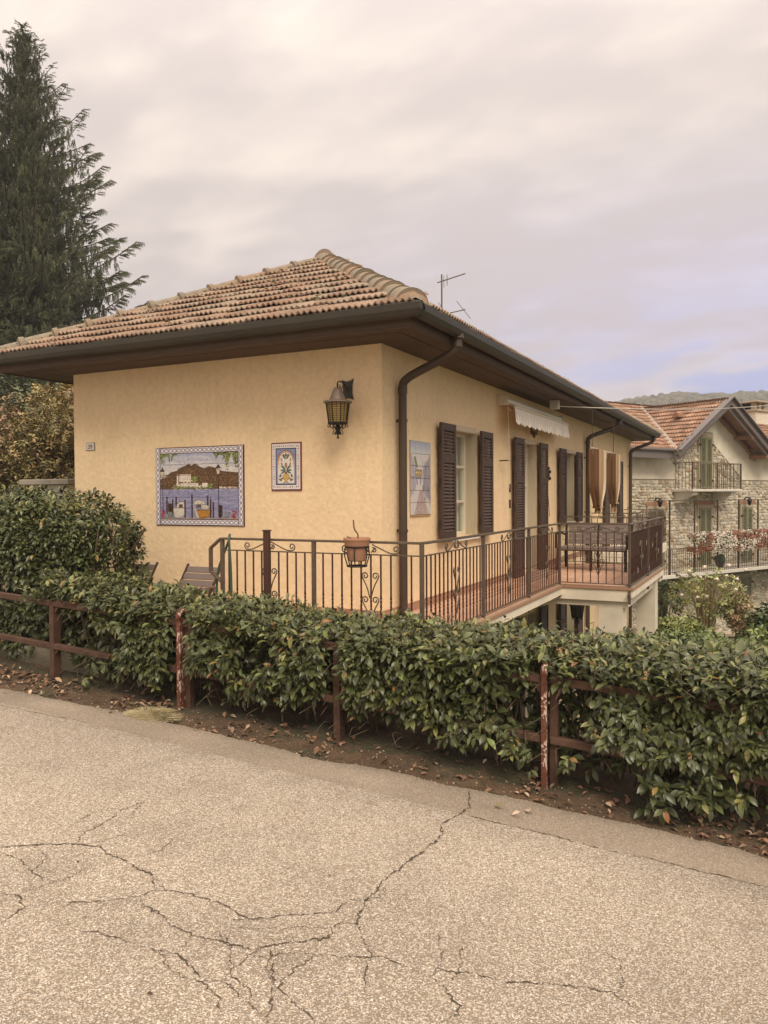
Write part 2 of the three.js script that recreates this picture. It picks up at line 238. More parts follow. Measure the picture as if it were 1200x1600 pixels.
{
  const cr = [
    [[-3.48, -2.61], [-3.39, -2.71], [-3.21, -2.86], [-3.1, -2.9], [-2.99, -2.86], [-2.89, -2.86], [-2.77, -2.83], [-2.66, -2.82], [-2.55, -2.72]], 
    [[-3.21, -2.86], [-3.28, -2.95], [-3.29, -3.1], [-3.36, -3.34], [-3.36, -3.5]],
    [[-2.55, -2.72], [-2.38, -2.77], [-2.2, -2.78], [-2.03, -2.74], [-1.91, -2.86], [-1.75, -2.99], [-1.75, -3.13]],
    [[-1.69, -2.88], [-1.67, -2.94], [-1.61, -2.97], [-1.66, -3.06], [-1.7, -3.4], [-1.68, -3.76], [-1.67, -4.1], [-1.73, -4.23], [-1.69, -4.6], [-1.8, -4.91]],
    [[-1.65, -4.47], [-1.41, -4.47], [-1.14, -4.48], [-0.87, -4.45], [-0.6, -4.48], [-0.3, -4.48], [0.01, -4.48], [0.6, -4.49]],
    [[-2.55, -2.72], [-2.55, -2.64], [-2.65, -2.51], [-2.76, -2.43], [-2.75, -2.35]],
    [[-2.54, -2.61], [-2.48, -2.57], [-2.37, -2.57], [-2.25, -2.51], [-2.12, -2.51], [-2.01, -2.54], [-1.89, -2.55], [-1.83, -2.62], [-1.73, -2.73], [-1.66, -2.8], [-1.69, -2.88]],
    [[-1.82, -2.6], [-1.73, -2.49], [-1.64, -2.35], [-1.56, -2.21]],
    [[-2.54, -2.27], [-2.49, -2.32], [-2.38, -2.32], [-2.21, -2.34], [-2.1, -2.37], [-1.98, -2.32], [-1.89, -2.27], [-1.81, -2.24], [-1.72, -2.15]],
    [[-3.43, -2.58], [-3.27, -2.58], [-3.14, -2.53], [-3.01, -2.5]],
    [[-2.86, -2.14], [-2.89, -2.28], [-2.99, -2.34], [-3.09, -2.31]],
    [[-1.61, -2.97], [-1.51, -2.85], [-1.45, -2.79], [-1.42, -2.69], [-1.36, -2.55]],
    [[-1.64, -2.65], [-1.66, -2.53], [-1.65, -2.4], [-1.53, -2.35], [-1.44, -2.32]],
    [[-1.64, -2.66], [-1.51, -2.73], [-1.4, -2.8], [-1.31, -2.79], [-1.18, -2.77]],
    [[-1.18, -2.77], [-1.17, -2.85], [-1.03, -2.89], [-0.91, -2.91], [-0.75, -3], [-0.66, -3.04], [-0.53, -3.07], [-0.46, -3.02], [-0.42, -2.98]],
    [[-1.18, -2.77], [-1.11, -2.74], [-1.01, -2.66], [-1.02, -2.57], [-1.05, -2.53]],
    [[-1.85, -2.33], [-1.72, -2.28], [-1.61, -2.24]], [[-0.61, -3.35], [-0.54, -3.31], [-0.51, -3.14], [-0.52, -3.07]],
    [[-2.86, -2.91], [-2.81, -3.04], [-2.87, -3.24]], [[-2.09, -2.6], [-1.96, -2.52], [-1.89, -2.43], [-1.88, -2.37]],
    [[-6.8, -4.4], [-5.84, -4.41], [-5.3, -4.45], [-4.9, -4.5]]];
  const wd = [13, 8, 9, 15, 10, 7, 12, 9, 9, 9, 9, 8, 8, 6, 10, 8, 7, 5, 5, 6, 10];
  const hair = [], Rh = rng(17); for (let k = 0; k < 20; k++) { const c = cr[Math.floor(Rh() * 20)], p = c[Math.floor(Rh() * c.length)], a = Rh() * 6.28, q = [[p[0], p[1]]]; let x = p[0], z = p[1], an = a; for (let i = 0; i < 3 + 3 * Rh(); i++) { an += 1.3 * (Rh() - 0.5); x += 0.07 * Math.cos(an); z += 0.07 * Math.sin(an); if (z < -4.3) break; q.push([x, z]); } if (q.length > 2) hair.push(crack(q, 0.0032, 500 + k)); }
  const pit = []; for (const [x, z, r] of [[-2.02, -2.12, 0.011], [-3.05, -2.72, 0.007], [-1.95, -3.3, 0.007]]) pit.push(quadsheet((u, v) => { const a = u * 6.283, q = r * v * (0.6 + 0.7 * vn(u * 6, r * 900, 6)); const X = x + q * 1.3 * Math.cos(a), Z = z + q * Math.sin(a); return [X, roadY(X, Z) + 0.003, Z]; }, 14, 1));
  struct('road_crack', [...cr.map((c, i) => crack(c, wd[i] * 0.00072, 100 + i)), ...hair, ...pit], mCrack, 'dark jagged cracks running through the asphalt');
}
// soil strip between road and hedge
const soilY = (x, z) => { const e = edgeZ(x), t = clamp((e - z) / 0.8, -0.2, 1.6); return roadY(x, e) - 0.035 + 0.05 * t + 0.03 * (fbm(x * 5, z * 7, 4) - 0.5) + 0.012 * (fbm(x * 25, z * 25, 2) - 0.5); };
const tSoil = tex(1024, (u, v) => { const a = fbm(u * 9, v * 9, 5, 9), f = fbm(u * 80, v * 80, 3, 80), m = sstep(0.5, 0.62, fbm(u * 5 + 3, v * 5, 4, 5)); const k = 0.5 + 0.7 * a + 0.7 * (f - 0.5); return [mixn(0.120, 0.075, m) * k, mixn(0.075, 0.063, m) * k, mixn(0.042, 0.033, m) * k]; }, true, 0.7);
const mSoil = new THREE.MeshStandardMaterial({ map: tSoil, bumpMap: tGrainB, bumpScale: 0.008, roughness: 1, side: THREE.DoubleSide });
{
  const g = quadsheet((u, v) => { const x = mixn(-14, 8, u), z = mixn(-4.7, -6.35, v); return [x, soilY(x, z), z]; }, 440, 40);
  const p = g.attributes.position; for (let i = 0; i < p.count; i++) g.attributes.uv.setXY(i, p.getX(i), p.getZ(i));
  struct('soil_verge', g, mSoil, 'dark bare soil strip between road and hedge');
}
// garden ground behind, falling to the right, out to the valley
function groundY(x, z) {
  const left = 0.30 - 0.045 * clamp(x + 6, -40, 0) + 0.12 * (fbm(x * 0.4, z * 0.4, 3) - 0.5);
  const right = mixn(-0.5, -2.4, sstep(-6.4, -9, z)) - 1.6 * sstep(-10, -24, z) - 0.4 * sstep(-24, -32, z) - 4 * sstep(-40, -120, z) + 0.15 * (fbm(x * 0.4, z * 0.4, 3) - 0.5);
  const c = mixn(-2.5, -6, sstep(-6.6, -7.6, z)) - 12 * sstep(-24, -40, z);
  return mixn(left, right, sstep(c - 0.4, c + 0.4, x));
}
const tGrass = tex(512, (u, v) => { const a = fbm(u * 7, v * 7, 5, 7), f = fbm(u * 60, v * 60, 3, 60), k = 0.5 + 0.6 * a + 0.8 * (f - 0.5); return [0.085 * k, 0.095 * k, 0.03 * k]; }, true, 0.25);
const mGrass = new THREE.MeshStandardMaterial({ map: tGrass, roughness: 1, side: THREE.DoubleSide });
{
  const g = quadsheet((u, v) => { const s = u * 2 - 1, x = -3 + s * 12 + Math.sign(s) * Math.abs(s) ** 4 * 500, z = -6.3 - v * 26 - v ** 4 * 520; return [x, groundY(x, z), z]; }, 150, 110);
  const p = g.attributes.position; for (let i = 0; i < p.count; i++) g.attributes.uv.setXY(i, p.getX(i), p.getZ(i));
  struct('garden_ground', g, mGrass, 'grassy garden ground falling away behind the hedge');
  const b = quadsheet((u, v) => { const x = mixn(-60, 60, u), z = mixn(6, 60, v); return [x, roadY(x, 6) + 0.02 * (z - 6), z]; }, 30, 12);
  const q = b.attributes.position; for (let i = 0; i < q.count; i++) b.attributes.uv.setXY(i, q.getX(i), q.getZ(i));
  struct('roadside_ground', b, mGrass);
}
{
  const R = rng(5);
  const ridge = (x, z) => { const t = clamp((-z - 170) / 300), pr = 49.5 + 6 * Math.exp(-(((x + 48) / 26) ** 2)) + 3 * Math.exp(-(((x - 8) / 34) ** 2)) + 9 * (fbm(x * 0.012 + 3, 2, 3) - 0.5); return -8 + (pr + 8) * sm(t) + 3.2 * (fbm(x * 0.09, z * 0.05, 4) - 0.5) * t; };
  const g = quadsheet((u, v) => { const x = mixn(-420, 420, u), z = -160 - v * 330; const t = v > 0.96 ? (v - 0.96) * 25 : 0; return [x, ridge(x, Math.max(z, -475)) - t * 30, z]; }, 420, 150);
  const p = g.attributes.position, col = []; for (let i = 0; i < p.count; i++) { const x = p.getX(i), z = p.getZ(i), a = fbm(x * 0.05, z * 0.04, 4), f = fbm(x * 0.35, z * 0.3, 3), k = 0.55 + 0.9 * f; col.push(mixn(0.09, 0.15, a) * k, mixn(0.095, 0.135, a) * k, mixn(0.055, 0.075, a) * k); }
  g.setAttribute('color', new THREE.Float32BufferAttribute(col, 3));
  const m = new THREE.Mesh(g, new THREE.MeshStandardMaterial({ vertexColors: true, roughness: 1, side: THREE.DoubleSide })); m.name = 'hills'; m.userData.kind = 'structure'; m.userData.label = 'wooded hills along the horizon'; scene.add(m);
  const blob = new THREE.IcosahedronGeometry(1, 1), L = [], Cc = [];
  for (let k = 0; k < 9000; k++) { const x = -120 + R() * 200, z = -240 - 235 * Math.sqrt(R()), s = 0.9 + 1.7 * R() * R(); L.push(mat4(V(x, ridge(x, z) + s * 0.15, z), qeul(0, R() * 6, 0), V(s, s * (0.7 + 0.6 * R()), s))); const f = 0.7 + 0.6 * R(); Cc.push(C(0.10 * f + 0.02 * R(), 0.10 * f, 0.065 * f)); }
  const w = many('hill_wood', blob, M(1, 1, 1, { roughness: 1 }), L, scene, Cc); tag(w, 'far woods covering the hills behind the stone house', 'woods');
}
// ---------- yellow house ----------
const XW = -3.645, XL = -8.15, ZF = -7.303, ZB = -23.4, YS = 3.345, YF = 0.43;
const house = thing('yellow_house', 'single storey yellow stucco house with hipped tile roof and brown shutters', 'house', [-5.9, YF, ZF]);
part('front_wall', uvm(b2(XL, XW, -0.6, YS + 0.03, ZF - 0.3, ZF)), mat.stucco, house);
const WIN = [[9.24, 10.22, 1.20, 2.60], [12.33, 13.32, YF + 0.02, 2.62], [15.26, 16.24, 1.20, 2.60], [19.9, 21.3, YF + 0.02, 2.60]];
const LOW = [[12.33, 13.32, -2.2, -0.28], [15.26, 16.24, -1.75, -0.28], [19.9, 21.3, -2.2, -0.28]];
{
  const s = new THREE.Shape([[-ZF + 0.3, -3.4], [-ZB, -3.4], [-ZB, YS + 0.03], [-ZF + 0.3, YS + 0.03]].map(([a, b]) => new THREE.Vector2(a, b)));
  for (const [a, b, c, d] of [...WIN, ...LOW]) s.holes.push(new THREE.Path([[a, c], [a, d], [b, d], [b, c]].map(([p, q]) => new THREE.Vector2(p, q))));
  const g = new THREE.ExtrudeGeometry(s, { depth: 0.3, bevelEnabled: false });
  g.applyMatrix4(new THREE.Matrix4().makeBasis(V(0, 0, -1), V(0, 1, 0), V(1, 0, 0)).setPosition(XW - 0.3, 0, 0));
  part('side_wall', uvm(g, 1, 0.37, 0.2), mat.stucco, house);
  part('side_wall', uvm(b2(XL, XL + 0.3, -0.6, YS + 0.03, ZB, ZF - 0.3)), mat.stucco, house);
  part('back_wall', uvm(b2(XL, XW, -3.4, YS + 0.03, ZB - 0.3, ZB)), mat.stucco, house);
  part('basement_wall', uvm(b2(XL + 0.3, XW, -3.4, -0.6, ZF - 0.3, ZF)), mat.stucco, house);
  part('room_interior', [b2(XL + 0.31, XW - 0.9, YF - 0.2, YF - 0.12, ZB + 0.02, ZF - 0.32), b2(XW - 0.92, XW - 0.9, -3.3, YS, ZB + 0.02, ZF - 0.32)], M(0.16, 0.13, 0.1), house);
}
// skirting of both walls
part('skirting', [b2(XL - 0.015, XW + 0.015, YF, YF + 0.10, ZF, ZF + 0.015), b2(XW, XW + 0.015, YF, YF + 0.10, -12.28, ZF - 0.001), b2(XW, XW + 0.015, YF, YF + 0.10, -18, -13.37)], mat.skirting, house);
// eaves: soffit boards, fascia and gutter run as mitred rings round the walls
const ring = (o, y) => [[XL - o, y, ZF + o], [XW + o, y, ZF + o], [XW + o, y, ZB - o], [XL - o, y, ZB - o]];
function ringStrip(prof, closed) {                              // prof: [offset, y] pairs swept round the house
  const p = [], ix = [], n = prof.length;
  for (let k = 0; k < 4; k++) { const k2 = (k + 1) % 4; for (let i = 0; i < (closed ? n : n - 1); i++) { const j = (i + 1) % n, o = p.length / 3; p.push(...ring(...prof[i])[k], ...ring(...prof[i])[k2], ...ring(...prof[j])[k2], ...ring(...prof[j])[k]); ix.push(o, o + 1, o + 2, o, o + 2, o + 3); } }
  const g = new THREE.BufferGeometry(); g.setAttribute('position', new THREE.Float32BufferAttribute(p, 3)); g.setIndex(ix); g.computeVertexNormals(); return uvm(g);
}
function ringSide(prof, k) {                                     // one side only, as a closed board
  const k2 = (k + 1) % 4, n = prof.length, p = [], ix = [];
  for (let i = 0; i < n; i++) { const j = (i + 1) % n, o = p.length / 3; p.push(...ring(...prof[i])[k], ...ring(...prof[i])[k2], ...ring(...prof[j])[k2], ...ring(...prof[j])[k]); ix.push(o, o + 1, o + 2, o, o + 2, o + 3); }
  const g = new THREE.BufferGeometry(); g.setAttribute('position', new THREE.Float32BufferAttribute(p, 3)); g.setIndex(ix); g.computeVertexNormals(); return uvm(g);
}
for (let k = 0; k < 4; k++) for (const [a, b, y] of [[0.003, 0.20, 0.003], [0.207, 0.41, 0], [0.417, 0.60, 0.004]]) part('soffit_board', ringSide([[a, YS + y], [b, YS + y], [b, YS + 0.025 + y], [a, YS + 0.025 + y]], k), mat.soffit, house);
part('fascia_board', ringStrip([[0.604, YS - 0.012], [0.632, YS - 0.012], [0.632, 3.52], [0.604, 3.52]], true), mat.soffit, house);
const gutter = part('gutter', ringStrip([[0.638, 3.535], [0.640, 3.47], [0.66, 3.425], [0.70, 3.408], [0.75, 3.425], [0.775, 3.47], [0.78, 3.53], [0.772, 3.542], [0.764, 3.536], [0.768, 3.53], [0.763, 3.475], [0.742, 3.436], [0.70, 3.42], [0.668, 3.436], [0.652, 3.475]], true), mat.gutter, house);
for (const z of [-8.32, -8.49, -10.61, -10.92, -11.42, -12.2, -12.46, -14, -14.5]) { const g = new THREE.SphereGeometry(0.032, 8, 6); g.scale(0.8, 1.5, 0.8); g.translate(XW + 0.755, 3.575, z); part('gutter_clip', [g, cyl(V(XW + 0.755, 3.50, z), V(XW + 0.755, 3.56, z), 0.012)], M(0.33, 0.37, 0.45, { roughness: 0.4 }), gutter); }
for (let x = -7.9; x < -3.0; x += 1.55) part('gutter_clip', [rb2(x - 0.008, x + 0.008, 3.535, 3.556, ZF + 0.72, ZF + 0.786, 0.002)], mat.gutter, gutter);

// roof
const EO = 0.715, EY = 3.535, RX0 = XL - EO, RX1 = XW + EO, RZ0 = ZF + EO, RZ1 = ZB - EO, RXc = (RX0 + RX1) / 2, RUN = 3.40, RISE = 1.72, PY = EY + RISE, PZ0 = RZ0 - RUN, PZ1 = RZ1 + RUN;
const roof = part('roof', (() => {
  const d = -0.06, A = [RX0, EY + d, RZ0], B = [RX1, EY + d, RZ0], Cc = [RX1, EY + d, RZ1], Dd = [RX0, EY + d, RZ1], P = [RXc, PY + d, PZ0], Q = [RXc, PY + d, PZ1], g = new THREE.BufferGeometry();
  g.setAttribute('position', new THREE.Float32BufferAttribute([A, B, P, B, Cc, Q, B, Q, P, Cc, Dd, Q, Dd, A, P, Dd, P, Q].flat(), 3)); g.computeVertexNormals(); return uvm(g);
})(), mat.soffit, house);
function waveTile(w, l, waves, amp, th, nx = 12) {               // clay tile with rolls along its length
  const top = (x, z) => amp * (0.5 + 0.5 * Math.cos(2 * Math.PI * waves * (x / w))) ;
  const g1 = quadsheet((u, v) => { const x = (u - 0.5) * w, z = (0.5 - v) * l; return [x, top(x, z) + th, z]; }, nx, 1);
  const g2 = quadsheet((u, v) => { const x = (u - 0.5) * w, z = l / 2; return [x, top(x, z) + th * v - (v === 0 ? 0.003 : 0), z]; }, nx, 1);
  return merged([g1, g2]);
}
const TW = 0.212, TL = 0.40, TEX = 0.335;
const tileG = [0, 1, 2].map((k) => { const g = waveTile(TW * 0.985, TL, 3, 0.026 + 0.003 * k, 0.014, 12); const uv = g.attributes.uv; for (let i = 0; i < uv.count; i++) uv.setXY(i, uv.getX(i) * 0.21 + k * 0.31, uv.getY(i) * 0.4 + k * 0.17); return g; });
{
  const R = rng(21), slope = Math.atan2(RISE, RUN), L = Math.hypot(RISE, RUN), rows = Math.floor(L / TEX);
  for (let i = 0; i <= rows; i++) {
    const s = i * TEX + 0.14, f = s / L, half = (RX1 - RX0) / 2 * (1 - f), n = Math.ceil((half * 2) / TW) + 1;
    for (let k = 0; k < n; k++) {
      const x = RXc + (k - (n - 1) / 2) * TW; if (Math.abs(x - RXc) > half + 0.03 || s > L - 0.1) continue;
      const q = qeul(slope - 0.12 + 0.035 * (R() - 0.5), 0.045 * (R() - 0.5), 0.05 * (R() - 0.5));
      piece('roof_tile', tileG[Math.floor(R() * 3)], tileMats[Math.floor(R() * 5)], roof, [x + 0.012 * (R() - 0.5), EY + f * RISE + 0.006 + 0.012 * (R() - 0.5), RZ0 - f * RUN + 0.02 * (R() - 0.5)], q);
    }
  }
  for (const sd of [1, -1]) {                                    // long sides, edge-on from the street
    const run = (RX1 - RX0) / 2, L2 = Math.hypot(RISE, run), sl = Math.atan2(RISE, run), list = [], cols = [];
    for (let i = 0; i * TEX < L2 - 0.1; i++) { const s = i * TEX + 0.14, f = s / L2; for (let z = RZ0 - RUN * f - 0.2; z > RZ1 + RUN * f + 0.2; z -= TW) { const q = new THREE.Quaternion().setFromAxisAngle(QY, sd * Math.PI / 2).multiply(qeul(sl - 0.05 + 0.014 * (R() - 0.5), 0.02 * (R() - 0.5), 0.03 * (R() - 0.5))); list.push(mat4(V(sd > 0 ? RX1 - f * run : RX0 + f * run, EY + f * RISE + 0.02 + 0.007 * (R() - 0.5), z), q, 1)); const c = tileMats[Math.floor(R() * 5)].color; cols.push(c.clone()); } }
    many('roof_tile', tileG[0], M(1, 1, 1, { map: tTile, roughness: 0.92 }), list, roof, cols);
  }
  { const ms = new THREE.IcosahedronGeometry(1, 1), list = [], cols = []; for (let k = 0; k < 520; k++) { const f = R(), side = R() < 0.5 ? -1 : 1, edge = R() < 0.55, half = (RX1 - RX0) / 2 * (1 - f), x = RXc + (edge ? side * (half - 0.16 * R()) : (R() * 2 - 1) * half), s = 0.008 + 0.02 * R() * R(); list.push(mat4(V(x, EY + f * RISE + 0.055 + 0.01 * R(), RZ0 - f * RUN), qeul(slope, R() * 6, 0), V(s * 1.5, s * 0.5, s))); const q = 0.6 + 0.6 * R(); cols.push(R() < 0.5 ? C(0.16 * q, 0.15 * q, 0.075 * q) : C(0.33 * q, 0.29 * q, 0.2 * q)); } many('moss', ms, M(1, 1, 1, { roughness: 1 }), list, roof, cols); }
  // hip and ridge caps
  const capG = (l, r0, r1, collar) => { const gs = [new THREE.CylinderGeometry(r1, r0, l, 12, 1, true, 0, Math.PI), new THREE.CylinderGeometry(0.001, r0 + 0.001, 0.004, 12, 1, true, 0, Math.PI).translate(0, -l / 2 + 0.004, 0)]; if (collar) gs.push(new THREE.CylinderGeometry(r0 + 0.020, r0 + 0.027, 0.06, 12, 1, true, 0, Math.PI).translate(0, -l / 2 + 0.05, 0), new THREE.CylinderGeometry(r0 * 0.9, r0 + 0.020, 0.02, 12, 1, true, 0, Math.PI).translate(0, -l / 2 + 0.09, 0), new THREE.CylinderGeometry(r0 + 0.027, r0 * 0.9, 0.012, 12, 1, true, 0, Math.PI).translate(0, -l / 2 + 0.01, 0)); return merged(gs); };
  const capR = capG(0.46, 0.168, 0.138, false), capL = capG(0.50, 0.108, 0.10, true);
  const hip = (a, b, g, step, n0, jit, off = -0.035) => {
    const d = b.clone().sub(a), L = d.length(); d.normalize(); const up = QY.clone().sub(d.clone().multiplyScalar(d.y)).normalize();
    for (let k = 0; n0 + k * step < L + 0.05; k++) { const p = a.clone().add(d.clone().multiplyScalar(n0 + k * step)).add(up.clone().multiplyScalar(off + jit * 0.3 * (R() - 0.5)));
      const dd = d.clone().add(up.clone().multiplyScalar(-0.02 + 0.03 * (R() - 0.5))).normalize(), rt = dd.clone().cross(up).normalize(), u2 = rt.clone().cross(dd);
      const q = new THREE.Quaternion().setFromRotationMatrix(new THREE.Matrix4().makeBasis(u2.clone().negate().cross(dd).negate().multiplyScalar(1).negate().clone(), dd, u2.clone()));
      q.setFromRotationMatrix(new THREE.Matrix4().makeBasis(u2, dd, u2.clone().cross(dd)));
      piece('ridge_cap', g, capMats[Math.floor(R() * 4)], roof, [p.x, p.y, p.z], q); }
  };
  const fl = V(RX0, EY, RZ0), fr = V(RX1, EY, RZ0), pk = V(RXc, PY, PZ0), pb = V(RXc, PY, PZ1);
  hip(fr, pk, capR, 0.33, 0.36, 0.07, -0.06); hip(fl, pk, capL, 0.43, 0.22, 0.05, -0.02); hip(pk, pb, capR, 0.38, 0.15, 0.02); hip(V(RX1, EY, RZ1), pb, capR, 0.4, 0.2, 0.02); hip(V(RX0, EY, RZ1), pb, capR, 0.4, 0.2, 0.02);
  const mort = (a, b, r) => { const n = 46, pts = [], R2 = rng(7); for (let i = 0; i <= n; i++) { const t = i / n; pts.push(a.clone().lerp(b, t).add(V(0.015 * (R2() - 0.5), -0.045 + 0.02 * (R2() - 0.5), 0.015 * (R2() - 0.5)))); } return tube(pts, r, 92, 8); };
  part('ridge_mortar', [mort(fl, pk, 0.092), mort(fr, pk, 0.10), mort(pk, pb, 0.10)], M(0.27, 0.235, 0.175, { map: tMottle, bumpMap: tGrainB, bumpScale: 0.006, roughness: 1 }), roof);
  const kn = new THREE.SphereGeometry(0.165, 14, 8, 0, 6.3, 0, 1.7); kn.scale(1, 0.8, 1.1); piece('ridge_cap', kn, capMats[1], roof, [RXc, PY - 0.04, PZ0]);
  const sh_ = new THREE.SphereGeometry(0.19, 16, 8, 0, 6.3, 0, 1.6); { const p = sh_.attributes.position; for (let i = 0; i < p.count; i++) { const a = Math.atan2(p.getZ(i), p.getX(i)), k = 1 + 0.05 * Math.cos(a * 9); p.setX(i, p.getX(i) * k); p.setZ(i, p.getZ(i) * k); } sh_.computeVertexNormals(); } sh_.scale(1.0, 0.95, 1.0); piece('ridge_cap', sh_, capMats[2], roof, [RX1 - 0.15, EY + 0.0, RZ0 - 0.17]);
}
// downpipes
function downpipe(z0, zw, xo, yb) {
  const w = XW + 0.075, r = 0.047, up = [V(xo, 3.47, z0), V(xo, 3.36, z0), V(xo - 0.02, 3.30, z0), V(xo - 0.07, 3.25, z0), V(w + 0.06, 3.02, zw), V(w + 0.01, 2.97, zw), V(w, 2.90, zw)];
  const cv = new THREE.CurvePath(); for (let i = 0; i < up.length - 1; i++) cv.add(new THREE.LineCurve3(up[i], up[i + 1]));
  const gs = [tube(up, r, 40, 12), cyl(V(w, 2.91, zw), V(w, yb, zw), r, r, 14), cyl(V(xo, 3.47, z0), V(xo, 3.40, z0), 0.062, 0.075, 12)];
  const p = part('downpipe', gs, mat.pipe, house);
  for (const y of [2.55, 1.35]) part('pipe_clamp', [cyl(V(w, y, zw), V(w, y + 0.03, zw), r + 0.008, r + 0.008, 14), b2(XW, w, y, y + 0.03, zw - 0.012, zw + 0.012)], mat.pipe, p);
  part('pipe_joint', [cyl(V(w, 2.86, zw), V(w, 2.93, zw), r + 0.006, r + 0.006, 14), cyl(V(xo, 3.31, z0), V(xo, 3.37, z0), r + 0.006, r + 0.006, 12)], mat.pipe, p);
}
downpipe(-7.69, -7.66, XW + 0.70, 0.2); downpipe(-17.75, -17.3, XW + 0.68, -3.2); downpipe(-23.5, -23.2, XW + 0.68, -3.2);
// windows and doors with louvred shutters
const slatG = (() => { const g = new RoundedBoxGeometry(0.012, 0.046, 1, 1, 0.004); g.rotateZ(0.62); return clean(g); })();
let slatCount = 0;
function shutter(z0, z1, y0, y1, parent, x = XW + 0.055) {
  const th = 0.04, w = z1 - z0, st = 0.062, mid = mixn(y0, y1, 0.70), gs = [];
  gs.push(rb2(x, x + th, y0, y1, -z0, -z0 - st, 0.004), rb2(x, x + th, y0, y1, -z1 + st, -z1, 0.004));
  for (const [a, b] of [[y0, y0 + 0.11], [mid - 0.05, mid + 0.05], [y1 - 0.09, y1]]) gs.push(rb2(x + 0.002, x + th - 0.002, a, b, -z0 - st, -z1 + st, 0.003));
  const s = part('shutter', gs, mat.shutter, parent), zc = -(z0 + z1) / 2, ls = w - 2 * st + 0.006, ys = [];
  for (const [a, b] of [[y0 + 0.11, mid - 0.05], [mid + 0.05, y1 - 0.09]]) { const n = Math.round((b - a) / 0.043); for (let k = 0; k < n; k++) ys.push(a + (k + 0.5) * (b - a) / n); }
  if (slatCount + ys.length <= 290) { slatCount += ys.length; const b = BASE.get(s); for (const y of ys) { const m = piece('slat', slatG, mat.slat, s, [x + th / 2, y, zc]); m.scale.z = ls; } }
  else part('slats', ys.map((y) => slatG.clone().scale(1, 1, ls).translate(x + th / 2, y, zc)), mat.slat, s, true);
  part('hinge', [0.15, 0.5, 0.85].map((t) => cyl(V(x + 0.01, mixn(y0, y1, t) - 0.05, -z0 + 0.008), V(x + 0.01, mixn(y0, y1, t) + 0.05, -z0 + 0.008), 0.009)), mat.black, s);
  return s;
}
const mJamb = M(0.52, 0.44, 0.31, { map: tMottle, roughness: 0.85 });
function casement(a, b, c, d, name, open, leaf) {
  const z = [-a, -b], x = XW - 0.165, f = 0.05, gs = [];
  gs.push(rb2(x - 0.05, x + 0.02, c, d, z[0], z[0] - f), rb2(x - 0.05, x + 0.02, c, d, z[1] + f, z[1]), rb2(x - 0.05, x + 0.02, d - f, d, z[0] - f, z[1] + f), rb2(x - 0.05, x + 0.02, c, c + f, z[0] - f, z[1] + f));
  const zc = (z[0] + z[1]) / 2; gs.push(rb2(x - 0.045, x + 0.03, c + f, d - f, zc - 0.05, zc + 0.05));
  for (const [p, q] of [[z[0] - f, zc + 0.05], [zc - 0.05, z[1] + f]]) for (const t of [0.33, 0.67]) gs.push(rb2(x - 0.035, x + 0.012, mixn(c, d, t) - 0.018, mixn(c, d, t) + 0.018, p, q));
  const w = part(name, gs, mat.frameWhite, house);
  part('pane', b2(x - 0.02, x - 0.014, c + 0.02, d - 0.02, z[0] - 0.02, z[1] + 0.02), mat.glass, w);
  part('lace_curtain', quadsheet((u, v) => [x - 0.09 + 0.012 * Math.sin(u * 70), mixn(c, d, v), mixn(z[0], z[1], u)], 60, 1), mat.lace, w);
  part('jamb', [b2(x + 0.021, XW + 0.003, c, d, z[0], z[0] - 0.006), b2(x + 0.021, XW + 0.003, c, d, z[1] + 0.006, z[1]), b2(x + 0.021, XW + 0.003, d - 0.006, d, z[0] - 0.006, z[1] + 0.006)], mJamb, w);
  if (c > YF + 0.3 || c < -1.5 && name === 'window') part('sill', rb2(XW - 0.16, XW + 0.05, c - 0.05, c - 0.001, z[0] + 0.06, z[1] - 0.06), mat.white, w);
  shutter(a - leaf, a - 0.01, c - 0.02, d + 0.04, w); shutter(b + 0.01, b + leaf, c - 0.02, d + 0.04, w);
}
casement(...WIN[0], 'window', 0, 0.49); casement(...WIN[1], 'french_door', 0, 0.50); casement(...WIN[2], 'window', 0, 0.49); casement(...WIN[3], 'french_door', 0, 0.56);
casement(...LOW[0], 'french_door', 0, 0.5); casement(...LOW[1], 'window', 0, 0.49); casement(...LOW[2], 'french_door', 0, 0.56);
part('window_trim', WIN.slice(0, 3).map(([a, b, c, d]) => b2(XW, XW + 0.004, d, d + 0.07, -a + 0.0, -b)), M(0.62, 0.52, 0.38, { map: tMottle, roughness: 0.9 }), house);
